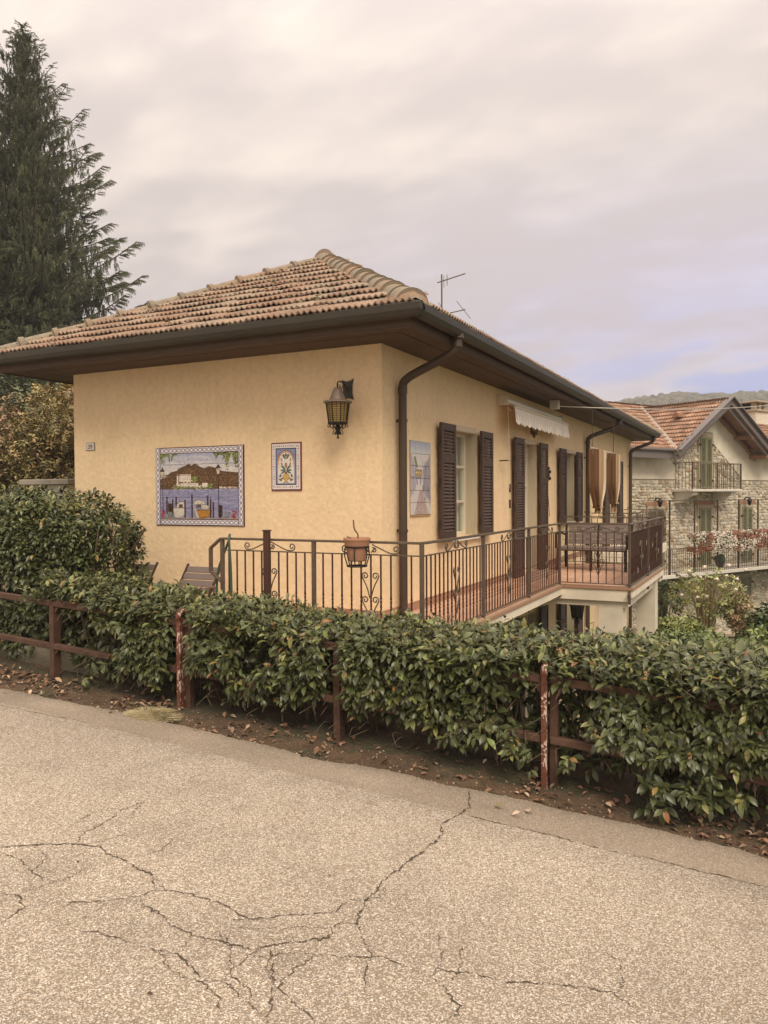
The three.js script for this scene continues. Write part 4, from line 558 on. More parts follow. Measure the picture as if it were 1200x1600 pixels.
{
  const R = rng(47);
  const t = inkCanvas(560, 840, (c, w, h) => {
    c.fillStyle = '#cfc6c2'; c.fillRect(0, 0, w, h); for (let y = 0; y < 150; y += 4) { c.fillStyle = `rgb(${150 + y * 0.35 + 10 * R()},${158 + y * 0.3 + 8 * R()},${180 + y * 0.15})`; c.fillRect(0, y, w, 4); }
    c.strokeStyle = '#5f5864'; c.lineWidth = 5; const ln = (...p) => { c.beginPath(); c.moveTo(p[0], p[1]); for (let i = 2; i < p.length; i += 2) c.lineTo(p[i] + 4 * (R() - 0.5), p[i + 1]); c.stroke(); };
    c.fillStyle = '#b3aaae'; c.beginPath(); c.moveTo(0, 150); c.lineTo(130, 300); c.lineTo(140, 520); c.lineTo(0, 640); c.fill(); c.fillStyle = '#a39aa2'; c.beginPath(); c.moveTo(w, 120); c.lineTo(380, 300); c.lineTo(330, 560); c.lineTo(w, 700); c.fill();
    ln(0, 150, 130, 300, 170, 330); ln(w, 110, 420, 260, 380, 300); ln(110, 340, 110, 540); ln(380, 300, 360, 560); c.fillStyle = '#a08a6c'; c.fillRect(120, 330, 190, 74); c.fillStyle = '#6a5844'; c.fillRect(115, 322, 200, 9); c.fillStyle = '#e7c874'; for (const x of [140, 190, 255]) c.fillRect(x, 346, 26, 22);
    c.fillStyle = '#8a8298'; c.beginPath(); c.moveTo(140, 405); c.lineTo(290, 405); c.lineTo(262, 500); c.lineTo(160, 500); c.fill(); c.fillStyle = '#e0d8d2'; c.beginPath(); c.moveTo(180, 430); c.lineTo(250, 430); c.lineTo(240, 500); c.lineTo(190, 500); c.fill(); ln(214, 405, 180, 500); ln(214, 405, 250, 500);
    for (let k = 0; k < 90; k++) { c.fillStyle = ['#7d8450', '#8f9560', '#6d7448'][k % 3]; c.beginPath(); c.arc(85 + 50 * R() + k * 0.6, 180 + k * 1.3, 9, 0, 7); c.fill(); }
    for (let k = 0; k < 260; k++) { const x = 300 + R() * 260, y = 200 + R() * 480; c.strokeStyle = ['#6c6474', '#8d8490', '#4f4a58', '#a79ea6'][k % 4]; c.lineWidth = 2 + 4 * R(); ln(x, y, x + 12 * (R() - 0.5), y + 30 + 60 * R()); }
    for (let k = 0; k < 40; k++) { c.strokeStyle = '#8d8490'; c.lineWidth = 3; const x = R() * 150, y = 250 + R() * 350; ln(x, y, x + 6, y + 40); }
    c.fillStyle = '#b9a59c'; c.beginPath(); c.moveTo(240, 560); c.lineTo(310, 560); c.lineTo(480, h); c.lineTo(90, h); c.fill(); c.strokeStyle = '#70606a'; c.lineWidth = 5; ln(240, 560, 170, 720, 90, h); ln(310, 560, 390, 700, 500, h); for (let k = 0; k < 420; k++) { const y = 575 + R() * 265, s = (y - 540) / 300; c.fillStyle = ['#94818a', '#a4736a', '#7f727e', '#c9b8b0'][k % 4]; c.fillRect(275 + (R() - 0.5) * 330 * s, y, 12 * s + 4, 5); }
    ln(60, 420, 66, 560); c.fillStyle = '#4f4a58'; c.fillRect(50, 400, 20, 26);
  });
  const p = thing('tile_scene', 'tall pale tile picture of a lane beside the first downpipe', 'tile picture', [XW, 1.527, -8.29]);
  const z0 = -8.0, tw = 0.145, th = 0.1415, m = glaze(t);
  part('backing', [b2(XW, XW + 0.006, 1.524, 2.378, z0 - 4 * tw, z0)], mat.concrete, p);
  part('ledge', [b2(XW, XW + 0.016, 1.512, 1.524, z0 - 4 * tw, z0)], M(0.45, 0.27, 0.1), p);
  tilePanel(p, m, 4, 6, 0, 1.5255, tw, th, (n, g, mm, par, x, y) => piece(n, g, mm, par, [XW + 0.0105, y, z0 - x], turnS), 0.005);
}
{
  const p = thing('house_number', 'small white enamel house number plate reading 29', 'number plate', [-7.853, 2.351, ZF]);
  part('plate', [rb2(-7.93, -7.777, 2.352, 2.456, ZF, ZF + 0.01, 0.003)], M(0.16, 0.14, 0.11, { roughness: 0.4 }), p);
  const t = inkCanvas(256, 176, (c, w, h) => { c.fillStyle = '#c9bfae'; c.fillRect(0, 0, w, h); c.fillStyle = '#1d1712'; c.font = 'bold 132px sans-serif'; c.textAlign = 'center'; c.textBaseline = 'middle'; c.fillText('29', w / 2, h / 2 + 6); });
  const g = clean(new THREE.PlaneGeometry(0.137, 0.09)); part('number', [g.translate(-7.8535, 2.404, ZF + 0.0115)], glaze(t), p);
}
// wall lantern on the front wall
function lantern(name, label, pos, s, wallDir, plate, glass = [0.62, 0.42, 0.13]) {   // pos: point on the wall behind the lantern top; the arm reaches out
  const t = thing(name, label, 'wall lantern', pos), o = V(...pos), out = V(...wallDir), sd = V(out.z, 0, -out.x), to = (a, b, c) => o.clone().add(sd.clone().multiplyScalar(a * s)).add(V(0, b * s, 0)).add(out.clone().multiplyScalar(c * s));
  if (plate) part('wall_plate', [prism([[-0.085, 0.12], [-0.105, 0.145], [-0.02, 0.115], [0.04, 0.125], [0.085, 0.15], [0.065, 0.06], [0.062, -0.04], [0.085, -0.135], [0.0, -0.11], [-0.085, -0.14], [-0.07, -0.05]].map(([a, b]) => [a * s, b * s]), 0.012, o, sd, QY, out, 0.002)], mat.gutter, t);
  part('arm', [tube([to(0, -0.03, 0.01), to(0, 0.03, 0.06), to(0, 0.08, 0.16), to(0, 0.085, 0.26), to(0, 0.05, 0.31), to(0, 0.02, 0.29)], 0.009 * s, 30), tube([to(0, 0.06, 0.13), to(0, 0.02, 0.17), to(0, 0.0, 0.22), to(0, 0.03, 0.24), to(0, 0.045, 0.21)], 0.007 * s, 20), cyl(to(0, 0.05, 0.3), to(0, -0.02, 0.3), 0.012 * s)], mat.black, t);
  const c = to(0, 0, 0.3), ln = (pts, seg = 8) => new THREE.LatheGeometry(pts.map(([r, y]) => new THREE.Vector2(r * s, y * s)), seg).translate(c.x, c.y, c.z);
  part('cap', [ln([[0, 0], [0.045, -0.005], [0.06, -0.03], [0.115, -0.165], [0.12, -0.175], [0.195, -0.185], [0.198, -0.21], [0.17, -0.215], [0.0, -0.2]], 12)], M(0.22, 0.165, 0.125, { roughness: 0.5, metalness: 0.2 }), t);
  const gm = new THREE.MeshPhysicalMaterial({ color: C(...glass), roughness: 0.35, transmission: 0.55, thickness: 0, side: THREE.DoubleSide });
  const gl = part('glass', [ln([[0.158, -0.216], [0.125, -0.475]], 8)], gm, t), bars = [];
  for (let k = 0; k < 8; k++) { const a = k * Math.PI / 4; bars.push(cyl(c.clone().add(V(0.164 * s * Math.sin(a), -0.213 * s, 0.164 * s * Math.cos(a))), c.clone().add(V(0.13 * s * Math.sin(a), -0.478 * s, 0.13 * s * Math.cos(a))), 0.008 * s)); const a2 = a + Math.PI / 8; bars.push(cyl(c.clone().add(V(0.155 * s * Math.sin(a2), -0.213 * s, 0.155 * s * Math.cos(a2))), c.clone().add(V(0.122 * s * Math.sin(a2), -0.478 * s, 0.122 * s * Math.cos(a2))), 0.003 * s)); }
  for (let j = 1; j < 9; j++) { const y = -0.216 - 0.259 * j / 9, r = mixn(0.162, 0.128, j / 9); bars.push(new THREE.TorusGeometry(r * s, 0.0028 * s, 4, 8).rotateX(Math.PI / 2).rotateY(Math.PI / 8 * 0).translate(c.x, c.y + y * s, c.z)); }
  part('cage', [...bars, ln([[0.135, -0.47], [0.14, -0.485], [0.13, -0.5], [0.02, -0.505]], 12)], mat.black, t);
  const sc = []; for (let k = 0; k < 6; k++) { const a = k * Math.PI / 3, dx = Math.sin(a), dz = Math.cos(a), q = ([r, y]) => c.clone().add(V(r * s * dx, y * s, r * s * dz)); sc.push(tube([...spiral(0.026, 1, 1, 2.0, 8, 0.125, -0.52).reverse(), [0.10, -0.53], [0.05, -0.58], ...spiral(0.02, 0.8, -1, 0, 6, 0.05, -0.62)].map(q), 0.006 * s, 30, 5)); }
  part('finial', [...sc, ln([[0.0, -0.5], [0.035, -0.52], [0.04, -0.56], [0.018, -0.62], [0.01, -0.66], [0.018, -0.675], [0.016, -0.69], [0, -0.70]], 8)], mat.black, t);
}
lantern('wall_lantern', 'amber glass wall lantern on curved arm between tile picture and corner', [-4.045, 2.885, ZF], 0.77, [0, 0, 1], true);
lantern('wall_lantern', 'small dark wall lantern under the striped awning above the door', [XW, 2.98, -12.75], 0.42, [1, 0, 0], false);
lantern('wall_lantern', 'black hanging lantern below the balcony in front of lower shutters', [-3.15, 0.0, -13.35], 0.72, [1, 0, 0], false, [0.22, 0.21, 0.18]);
// awning
{
  const t = thing('awning', 'cream striped awning rolled in above the door with scalloped valance', 'awning', [XW, 2.8, -12.9]);
  const z0 = -11.2, z1 = -14.6, tS = inkCanvas(512, 64, (c, w, h) => { c.fillStyle = '#f0e8dc'; c.fillRect(0, 0, w, h); for (let k = 0; k < 8; k++) { c.fillStyle = k % 2 ? '#dccfc0' : '#faf4ea'; c.fillRect(k * 64, 0, 34, h); c.fillStyle = '#b7a48f'; c.fillRect(k * 64 + 40, 0, 5, h); } });
  tS.wrapS = tS.wrapT = THREE.RepeatWrapping; const mS = new THREE.MeshStandardMaterial({ map: tS, color: C(1, 1, 1), roughness: 0.9, side: THREE.DoubleSide });
  const n = 17, xf = XW + 0.265, va = quadsheet((u, v) => { const ph = u * n, sc = 0.035 * Math.abs(Math.sin(Math.PI * ph)); return [xf + 0.016 * Math.sin(u * 34) * (1 - v) + 0.02 * (1 - v), mixn(2.80 + 0.035 - sc, 3.05, v), mixn(z0, z1, u)]; }, n * 10, 4);
  for (let i = 0; i < va.attributes.uv.count; i++) va.attributes.uv.setX(i, va.attributes.uv.getX(i) * 8.5);
  part('valance', va, mS, t);
  const cl = quadsheet((u, v) => [mixn(XW + 0.10, xf, v), mixn(3.20, 3.07, v) - 0.02 * Math.sin(Math.PI * v), mixn(z0 - 0.05, z1 + 0.05, u)], 60, 4); for (let i = 0; i < cl.attributes.uv.count; i++) cl.attributes.uv.setX(i, cl.attributes.uv.getX(i) * 8.5);
  part('canopy', cl, mS, t);
  part('roller', cyl(V(XW + 0.10, 3.17, z0), V(XW + 0.10, 3.17, z1), 0.05, 0.05, 12), mS, t);
  part('front_bar', rb2(xf - 0.02, xf + 0.016, 3.045, 3.085, z0 + 0.02, z1 - 0.02, 0.008), mat.frameWhite, t);
  for (const z of [z0 + 0.03, z1 - 0.03]) part('bracket', [rb2(XW, XW + 0.17, 3.09, 3.24, z - 0.015, z + 0.015, 0.006), cyl(V(XW + 0.1, 3.17, z - 0.03), V(XW + 0.1, 3.17, z + 0.03), 0.065, 0.065, 10)], mat.frameWhite, t);
  part('folding_arm', [sqbar(V(XW + 0.10, 3.06, z0 - 0.25), V(xf - 0.02, 3.05, z0 - 1.4), 0.03, 0.03), sqbar(V(XW + 0.10, 3.06, z1 + 0.25), V(xf - 0.02, 3.05, z1 + 1.4), 0.03, 0.03)], mat.frameWhite, t);
  const cr = thing('awning_crank', 'thin white awning crank rod hanging down the wall beside the window', 'crank rod', [XW + 0.14, 1.55, -11.35]);
  part('rod', cyl(V(XW + 0.14, 1.6, -11.35), V(XW + 0.13, 3.12, -11.3), 0.007), mat.frameWhite, cr); part('handle', [cyl(V(XW + 0.14, 1.79, -11.35), V(XW + 0.14, 1.92, -11.35), 0.016), cyl(V(XW + 0.14, 1.55, -11.35), V(XW + 0.14, 1.68, -11.35), 0.016)], mat.shutter, cr); part('hook', [cyl(V(XW, 2.27, -11.28), V(XW + 0.12, 2.27, -11.28), 0.009), cyl(V(XW + 0.12, 2.27, -11.2), V(XW + 0.12, 2.27, -11.42), 0.007)], mat.black, cr);
}
// tied curtains on a rod by the landing
{
  const xr = -2.95, rod = thing('curtain_rod', 'white curtain rod hung from the eaves near the second downpipe', 'curtain rod', [xr, 2.58, -16]);
  part('rod', cyl(V(xr, 2.62, -14.6), V(xr, 2.62, -17.5), 0.012), mat.frameWhite, rod); part('hanger', cyl(V(xr, 2.62, -16.9), V(xr, 3.35, -16.9), 0.008), mat.pipe, rod); part('hanger', cyl(V(xr, 2.62, -14.7), V(xr, 3.35, -14.7), 0.006), mat.pipe, rod);
  const tC = inkCanvas(512, 32, (c, w, h) => { c.fillStyle = '#a98d6c'; c.fillRect(0, 0, w, h); for (let k = 0; k < 24; k++) { c.fillStyle = ['#6a4a31', '#cdbb9f', '#8f6c4a', '#b69a78'][k % 4]; c.fillRect(k * 21.4, 0, 14, h); } });
  const mC = new THREE.MeshStandardMaterial({ map: tC, roughness: 1, side: THREE.DoubleSide });
  const cur = (za, zb, label, tie) => { const t = thing('curtain', label, 'curtain', [xr, 1.4, (za + zb) / 2], null), W = zb - za;
    part('cloth', quadsheet((u, v) => { const y = mixn(1.38, 2.61, v), pin = 1 - 0.62 * Math.exp(-(((y - tie) / 0.26) ** 2)) * (y > tie ? 1 : 1) - (y < tie ? 0.30 : 0), a = (u - 0.5) * W * pin; return [xr + (0.07 * Math.sin(u * 44) + 0.03 * Math.sin(u * 97 + 1)) * (0.5 + 0.5 * pin), y, (za + zb) / 2 + a]; }, 140, 26), mC, t);
    part('tie', new THREE.TorusGeometry(0.095, 0.018, 6, 14).rotateX(Math.PI / 2).translate(xr, tie, (za + zb) / 2), mC, t); };
  cur(-14.75, -15.75, 'wide brown and cream striped curtain tied beside the second downpipe', 1.50); cur(-16.6, -17.35, 'narrow striped tied curtain at the far end of the rod', 1.56);
}
// bench on the balcony
const mSlatB = M(0.25, 0.19, 0.16, { map: tWood, roughness: 0.5 });
{
  const t = thing('garden_bench', 'brown slatted two seat bench with dark arms on the balcony', 'bench', [-2.74, YF, -13.9]);
  const x0 = -3.34, x1 = -2.14, zf = -13.55, zb = -14.15;
  for (let k = 0; k < 2; k++) for (let j = 0; j < 4; j++) { const a = mixn(x0 + 0.06, x1 - 0.06, k / 2) + 0.012, b = mixn(x0 + 0.06, x1 - 0.06, (k + 1) / 2) - 0.012, y = YF + 0.47 + j * 0.094; part('back_slat', rbox((a + b) / 2, y, zb - 0.02 - j * 0.022, b - a, 0.088, 0.018, 0.005, 0, -0.22), mSlatB, t); }
  for (let j = 0; j < 5; j++) part('seat_slat', rbox((x0 + x1) / 2, YF + 0.395 + (j === 0 ? -0.012 : 0), zf - 0.02 - j * 0.112, x1 - x0 - 0.06, 0.02 + (j === 0 ? 0.03 : 0), 0.10, 0.005), mSlatB, t);
  part('seat_frame', [rb2(x0, x1, YF + 0.34, YF + 0.375, zf + 0.01, zf - 0.03), rb2(x0, x1, YF + 0.34, YF + 0.375, zb, zb + 0.03)], mat.black, t);
  for (const x of [x0 + 0.02, (x0 + x1) / 2, x1 - 0.02]) { part('leg', sqbar(V(x, YF, zf + 0.02), V(x, YF + 0.38, zf - 0.01), 0.05, 0.045), mat.black, t); part('leg', sqbar(V(x, YF, zb - 0.05), V(x, YF + 0.38, zb), 0.05, 0.045), mat.black, t); part('back_post', sqbar(V(x, YF + 0.36, zb), V(x, YF + 0.80, zb - 0.10), 0.035, 0.035), mat.black, t); }
  for (const x of [x0, x1]) { part('armrest', [sqbar(V(x, YF + 0.38, zf), V(x, YF + 0.62, zf + 0.02), 0.045, 0.04), tube([V(x, YF + 0.60, zf + 0.03), V(x, YF + 0.635, zf - 0.03), V(x, YF + 0.645, zf - 0.3), V(x, YF + 0.60, zb - 0.02)], 0.022, 24, 8)], mat.black, t); }
}
// loungers on the terrace
function lounger(label, x, z) {
  const t = thing('garden_chair', label, 'garden chair', [x, YF, z], 'brown slatted garden chairs on the terrace');
  for (let j = 0; j < 4; j++) { const f = j * 0.073; part('back_slat', rbox(x + 0.02 * j * 0.9 + 0.0, YF + 0.28 + f, z - 0.04 - f * 0.45, 0.455 - j * 0.006, 0.069, 0.018, 0.004, 0, -0.42, -0.0), mSlatB, t); }
  for (let j = 0; j < 4; j++) part('seat_slat', rbox(x - 0.01, YF + 0.225, z + 0.05 + j * 0.078, 0.47, 0.016, 0.071, 0.004), mSlatB, t);
  for (const s of [-1, 1]) { const X = x + s * 0.27; part('armrest', [tube([V(X - 0.0 + (s < 0 ? -0.12 : 0.12), YF + 0.20, z + 0.30), V(X + (s < 0 ? -0.10 : 0.04), YF + 0.31, z + 0.16), V(X, YF + 0.33, z + 0.02), V(X - s * 0.03, YF + 0.31, z - 0.12)], 0.017, 24, 8)], mSlatB, t); part('leg', sqbar(V(X + s * 0.02, YF, z + 0.28), V(X, YF + 0.30, z + 0.16), 0.03, 0.03), mSlatB, t); part('leg', sqbar(V(X, YF, z - 0.18), V(X - s * 0.02, YF + 0.30, z - 0.08), 0.03, 0.03), mSlatB, t); }
  part('side_rail', [-1, 1].map((s) => sqbar(V(x + s * 0.235, YF + 0.23, z - 0.02), V(x + s * 0.235 + 0.06, YF + 0.56, z - 0.17), 0.022, 0.025)), mat.shutter, t);
}
lounger('brown slatted garden chair against the end of the terrace railing', -5.73, -6.72); lounger('brown garden chair mostly hidden behind the tall bush', -6.66, -6.72);
// hose over the railing end
solo('garden_hose', [tube([V(-4.98, YF + 0.02, ZR - 0.03), V(-5.04, 0.75, ZR - 0.02), V(-5.035, 0.98, ZR - 0.03), V(-4.97, 1.16, ZR - 0.04), V(-4.895, 1.30, ZR - 0.03), V(-4.85, 1.365, ZR + 0.01), V(-4.83, 1.33, ZR + 0.05), V(-4.815, 1.1, ZR + 0.05), V(-4.805, 0.8, ZR + 0.05), V(-4.80, 0.45, ZR + 0.06)], 0.0125, 90, 8)], M(0.045, 0.085, 0.05, { roughness: 0.45 }), 'green garden hose looped over the left end of the railing', 'hose');
// flower pot in a ring holder
{
  const px = -3.33, pz = ZR + 0.135, ln = (pts, m, n, par) => part(n, new THREE.LatheGeometry(pts.map(([r, y]) => new THREE.Vector2(r, y)), 20).translate(px, 1.16, pz), m, par);
  const h = thing('pot_holder', 'black wire pot holder hooked on the terrace railing', 'pot holder', [px, 1.1, pz]);
  part('ring', [new THREE.TorusGeometry(0.108, 0.007, 6, 20).rotateX(Math.PI / 2).translate(px, 1.29, pz), new THREE.TorusGeometry(0.088, 0.008, 6, 20).rotateX(Math.PI / 2).translate(px, 1.115, pz), cyl(V(px - 0.08, 1.113, pz), V(px + 0.08, 1.113, pz), 0.007), cyl(V(px, 1.113, pz - 0.08), V(px, 1.113, pz + 0.08), 0.007)], mat.black, h);
  part('strut', [0, 1, 2, 3, 4, 5].map((k) => { const a = k * Math.PI / 3 + 0.3; return tube([V(px + 0.108 * Math.sin(a), 1.29, pz + 0.108 * Math.cos(a)), V(px + 0.118 * Math.sin(a), 1.22, pz + 0.118 * Math.cos(a)), V(px + 0.088 * Math.sin(a), 1.115, pz + 0.088 * Math.cos(a))], 0.006, 12, 5); }), mat.black, h); part('hook', [sqbar(V(px - 0.06, 1.29, pz - 0.1), V(px - 0.06, HY + 0.02, ZR), 0.014, 0.006), sqbar(V(px + 0.06, 1.29, pz - 0.1), V(px + 0.06, HY + 0.02, ZR), 0.014, 0.006)], mat.black, h);
  const p = thing('flower_pot', 'terracotta pot with bare stem hanging on the terrace railing', 'flower pot', [px, 1.16, pz]);
  ln([[0, 0], [0.072, 0], [0.076, 0.01], [0.1, 0.13], [0.104, 0.135], [0.112, 0.14], [0.118, 0.185], [0.124, 0.188], [0.124, 0.21], [0.112, 0.212], [0.106, 0.19], [0.1, 0.185]], M(0.40, 0.20, 0.115, { map: tMottle, roughness: 0.85 }), 'pot', p);
  ln([[0, 0.185], [0.104, 0.182]], mSoil, 'soil', p);
  part('stem', [tube([V(px, 1.33, pz), V(px + 0.01, 1.40, pz), V(px - 0.02, 1.45, pz + 0.01), V(px - 0.035, 1.53, pz)], 0.007, 20, 5), tube([V(px - 0.01, 1.345, pz), V(px - 0.06, 1.37, pz + 0.02), V(px - 0.10, 1.38, pz)], 0.005, 12, 5), tube([V(px + 0.02, 1.345, pz), V(px - 0.03, 1.36, pz + 0.04)], 0.005, 8, 5)], M(0.12, 0.06, 0.035), p);
}
// wall bracket with iron flower by the door, power cable
solo('wall_ornament', [tube([[0, 0], [0.05, 0.06], [0.03, 0.14], [-0.04, 0.16], [-0.05, 0.08]].map(([a, b]) => V(XW + 0.05, 2.0 + b, -13.98 + a)), 0.012), ...[0, 1, 2, 3].map((k) => new THREE.SphereGeometry(0.035, 6, 5).translate(XW + 0.06, 2.05 + 0.06 * k, -13.98 + 0.05 * (k % 2 ? 1 : -1))), cyl(V(XW + 0.03, 1.35, -14.15), V(XW + 0.03, 2.02, -13.98), 0.005)], mat.black, 'dark iron wall ornament to the right of the door shutter', 'wall ornament');
{
  const pts = [], a = V(-3.2, 3.24, -13.0), b = V(4.3, 7.1, -44); for (let i = 0; i <= 20; i++) { const t = i / 20; pts.push(a.clone().lerp(b, t).add(V(0, -1.9 * t * (1 - t), 0))); }
  solo('power_cable', [tube(pts, 0.011, 60, 5), rb2(-3.3, -3.16, 3.19, 3.34, -13.08, -12.92, 0.01)], M(0.45, 0.40, 0.34, { roughness: 0.6 }), 'pale overhead cable running from the eaves to the stone house', 'cable');
}
// antenna on the roof
{
  const t = thing('tv_antenna', 'thin metal television antenna above the roof', 'antenna', [-5.07, 4.6, -12.5]), m = M(0.16, 0.13, 0.08, { metalness: 0.5, roughness: 0.5 });
  part('mast', cyl(V(-5.07, 4.6, -12.5), V(-5.07, 5.56, -12.5), 0.014), m, t);
  part('boom', [cyl(V(-5.16, 5.44, -12.53), V(-4.60, 5.49, -12.4), 0.010), cyl(V(-4.97, 5.54, -12.5), V(-4.97, 5.36, -12.5), 0.006), cyl(V(-5.03, 5.53, -12.5), V(-5.03, 5.33, -12.5), 0.005)], m, t);
  part('boom', [cyl(V(-5.05, 4.87, -12.5), V(-4.62, 4.90, -12.45), 0.009), cyl(V(-4.72, 5.02, -12.3), V(-4.58, 4.77, -12.6), 0.005), cyl(V(-5.09, 5.06, -12.4), V(-4.98, 4.83, -12.6), 0.005)], m, t);
}
// gate pillar left of the house
{
  const t = thing('gate_pillar', 'white gate pillar with stone cap left of the house', 'pillar', [-10.03, 0.3, -8.7]);
  part('shaft', uvm(rb2(-10.42, -9.66, 0.2, 1.945, -9.1, -8.5, 0.01)), mat.white, t); part('cap', uvm(rb2(-10.58, -9.5, 1.946, 2.03, -9.25, -8.38, 0.012)), M(0.36, 0.32, 0.26, { map: tMottle, roughness: 0.9 }), t);
}
// ---------- roadside fence ----------
const FZ = -5.31;
const railTop = (x) => 0.72 - 0.052 * (x + 6.2) + 0.0, railMid = (x) => 0.30 - 0.052 * (x + 6.2);
{
  const t = thing('roadside_fence', 'low rust brown iron fence with two rails in front of the hedge', 'fence', [-3, -0.3, FZ]);
  const xs = [-9.42, -7.83, -6.24, -4.63, -3.05, -1.38, 0.22, 1.82], mR = M(0.112, 0.060, 0.039, { map: tRust, bumpMap: tGrainB, bumpScale: 0.002, roughness: 0.8 }), mD = M(0.105, 0.056, 0.036, { map: tRust, roughness: 0.7 }), mP = new THREE.MeshStandardMaterial({ map: tPeel, bumpMap: tGrainB, bumpScale: 0.003, roughness: 0.8 });
  xs.forEach((x, i) => {
    const y0 = soilY(x, FZ) - 0.06, yt = railTop(x), old = i === 3 || i === 5, p = part('post', uvm(rb2(x + (old ? 0.02 : -0.029), x + (old ? 0.075 : 0.029), y0, yt + 0.03, FZ - 0.06, FZ + (old ? -0.005 : 0.03), 0.004)), i < 3 ? mD : mR, t);
    if (old) {
      const f = part('flange', [uvm(rb2(x - 0.024, x + 0.018, y0, yt + 0.045, FZ + 0.045, FZ + 0.056, 0.003)), uvm(tube([V(x - 0.003, yt + 0.04, FZ + 0.05), V(x - 0.003, yt + 0.085, FZ + 0.04), V(x - 0.003, yt + 0.105, FZ), V(x - 0.003, yt + 0.085, FZ - 0.05)], 0.024, 16, 8).scale(1, 1, 1)), uvm(rb2(x - 0.008, x + 0.003, y0, yt + 0.04, FZ - 0.03, FZ + 0.046, 0.002))], mP, p); f.userData.label = 'flaking red and white painted post front';
      part('gusset', [prism([[0, 0], [0.07, 0], [0, -0.08]], 0.006, V(x + 0.085, yt - 0.035, FZ + 0.02), V(1, 0, 0), QY, V(0, 0, 1)), prism([[0, 0], [-0.06, 0], [0, -0.07]], 0.006, V(x - 0.03, yt - 0.035, FZ + 0.02), V(1, 0, 0), QY, V(0, 0, 1))], mR, p);
    } else part('gusset', [prism([[0, 0], [0.06, 0], [0, -0.06]], 0.006, V(x + 0.036, yt - 0.035, FZ + 0.01), V(1, 0, 0), QY, V(0, 0, 1)), prism([[0, 0], [0.05, 0], [0, -0.05]], 0.006, V(x + 0.036, railMid(x) - 0.03, FZ + 0.01), V(1, 0, 0), QY, V(0, 0, 1))], mR, p);
  });
  for (let i = 0; i < xs.length - 1; i++) { const m = xs[i] < -6.3 ? mD : mR; for (const [f, h] of [[railTop, 0.062], [railMid, 0.058]]) part('rail', uvm(sqbar(V(xs[i] + 0.03, f(xs[i]), FZ + 0.008), V(xs[i + 1] - 0.03, f(xs[i + 1]), FZ + 0.008), 0.05, h)), m, t); }
}
solo('low_wall', uvm(quadsheet((u, v) => { const x = mixn(-14, -5.75, u), k = v * 3; const y = soilY(x, -5.6) + (k < 1 ? mixn(-0.2, 0.17, k) : k < 2 ? 0.17 : mixn(0.17, -0.2, k - 2)), z = k < 1 ? -5.56 : k < 2 ? mixn(-5.56, -5.74, k - 1) : -5.74; return [x, y + 0.006 * (fbm(x * 6, k * 3, 3) - 0.5), z + 0.01 * (fbm(x * 8, k * 4 + 9, 3) - 0.5)]; }, 200, 12)), M(0.19, 0.165, 0.115, { map: tMottle, bumpMap: tGrainB, bumpScale: 0.006, roughness: 1 }), 'low weathered concrete wall under the hedge', 'wall');

// ---------- leaves ----------
function leafGeo(w, droop, fold, n = 4) {                         // length 1 along +z, face up
  const p = [], ix = [], prof = [0.0, 0.62, 1.0, 0.78, 0.0];
  for (let i = 0; i <= n; i++) { const t = i / n, hw = w / 2 * prof[i], y = 0.06 * Math.sin(Math.PI * t) - droop * t * t; p.push(-hw, y + fold * hw, t, 0, y, t, hw, y + fold * hw, t); }
  for (let i = 0; i < n; i++) { const a = i * 3; ix.push(a, a + 3, a + 4, a, a + 4, a + 1, a + 1, a + 4, a + 5, a + 1, a + 5, a + 2); }
  const g = new THREE.BufferGeometry(); g.setAttribute('position', new THREE.Float32BufferAttribute(p, 3)); g.setIndex(ix); g.computeVertexNormals(); return clean(g);
}
const leafGs = [leafGeo(0.42, 0.18, 0.35), leafGeo(0.47, 0.32, 0.25), leafGeo(0.38, 0.10, 0.45)];
const mLeaf = M(1, 1, 1, { roughness: 0.36 });
const leafCol = (R, k) => { const t = R(); if (R() < 0.018) return C(0.20 + 0.1 * R(), 0.12 + 0.05 * R(), 0.05); if (k > 0.86 && t > 0.4) return C(0.165 + 0.06 * R(), 0.175 + 0.05 * R(), 0.065); const f = 0.6 + 0.85 * t; return C(0.076 * f, 0.088 * f, 0.030 * f); };
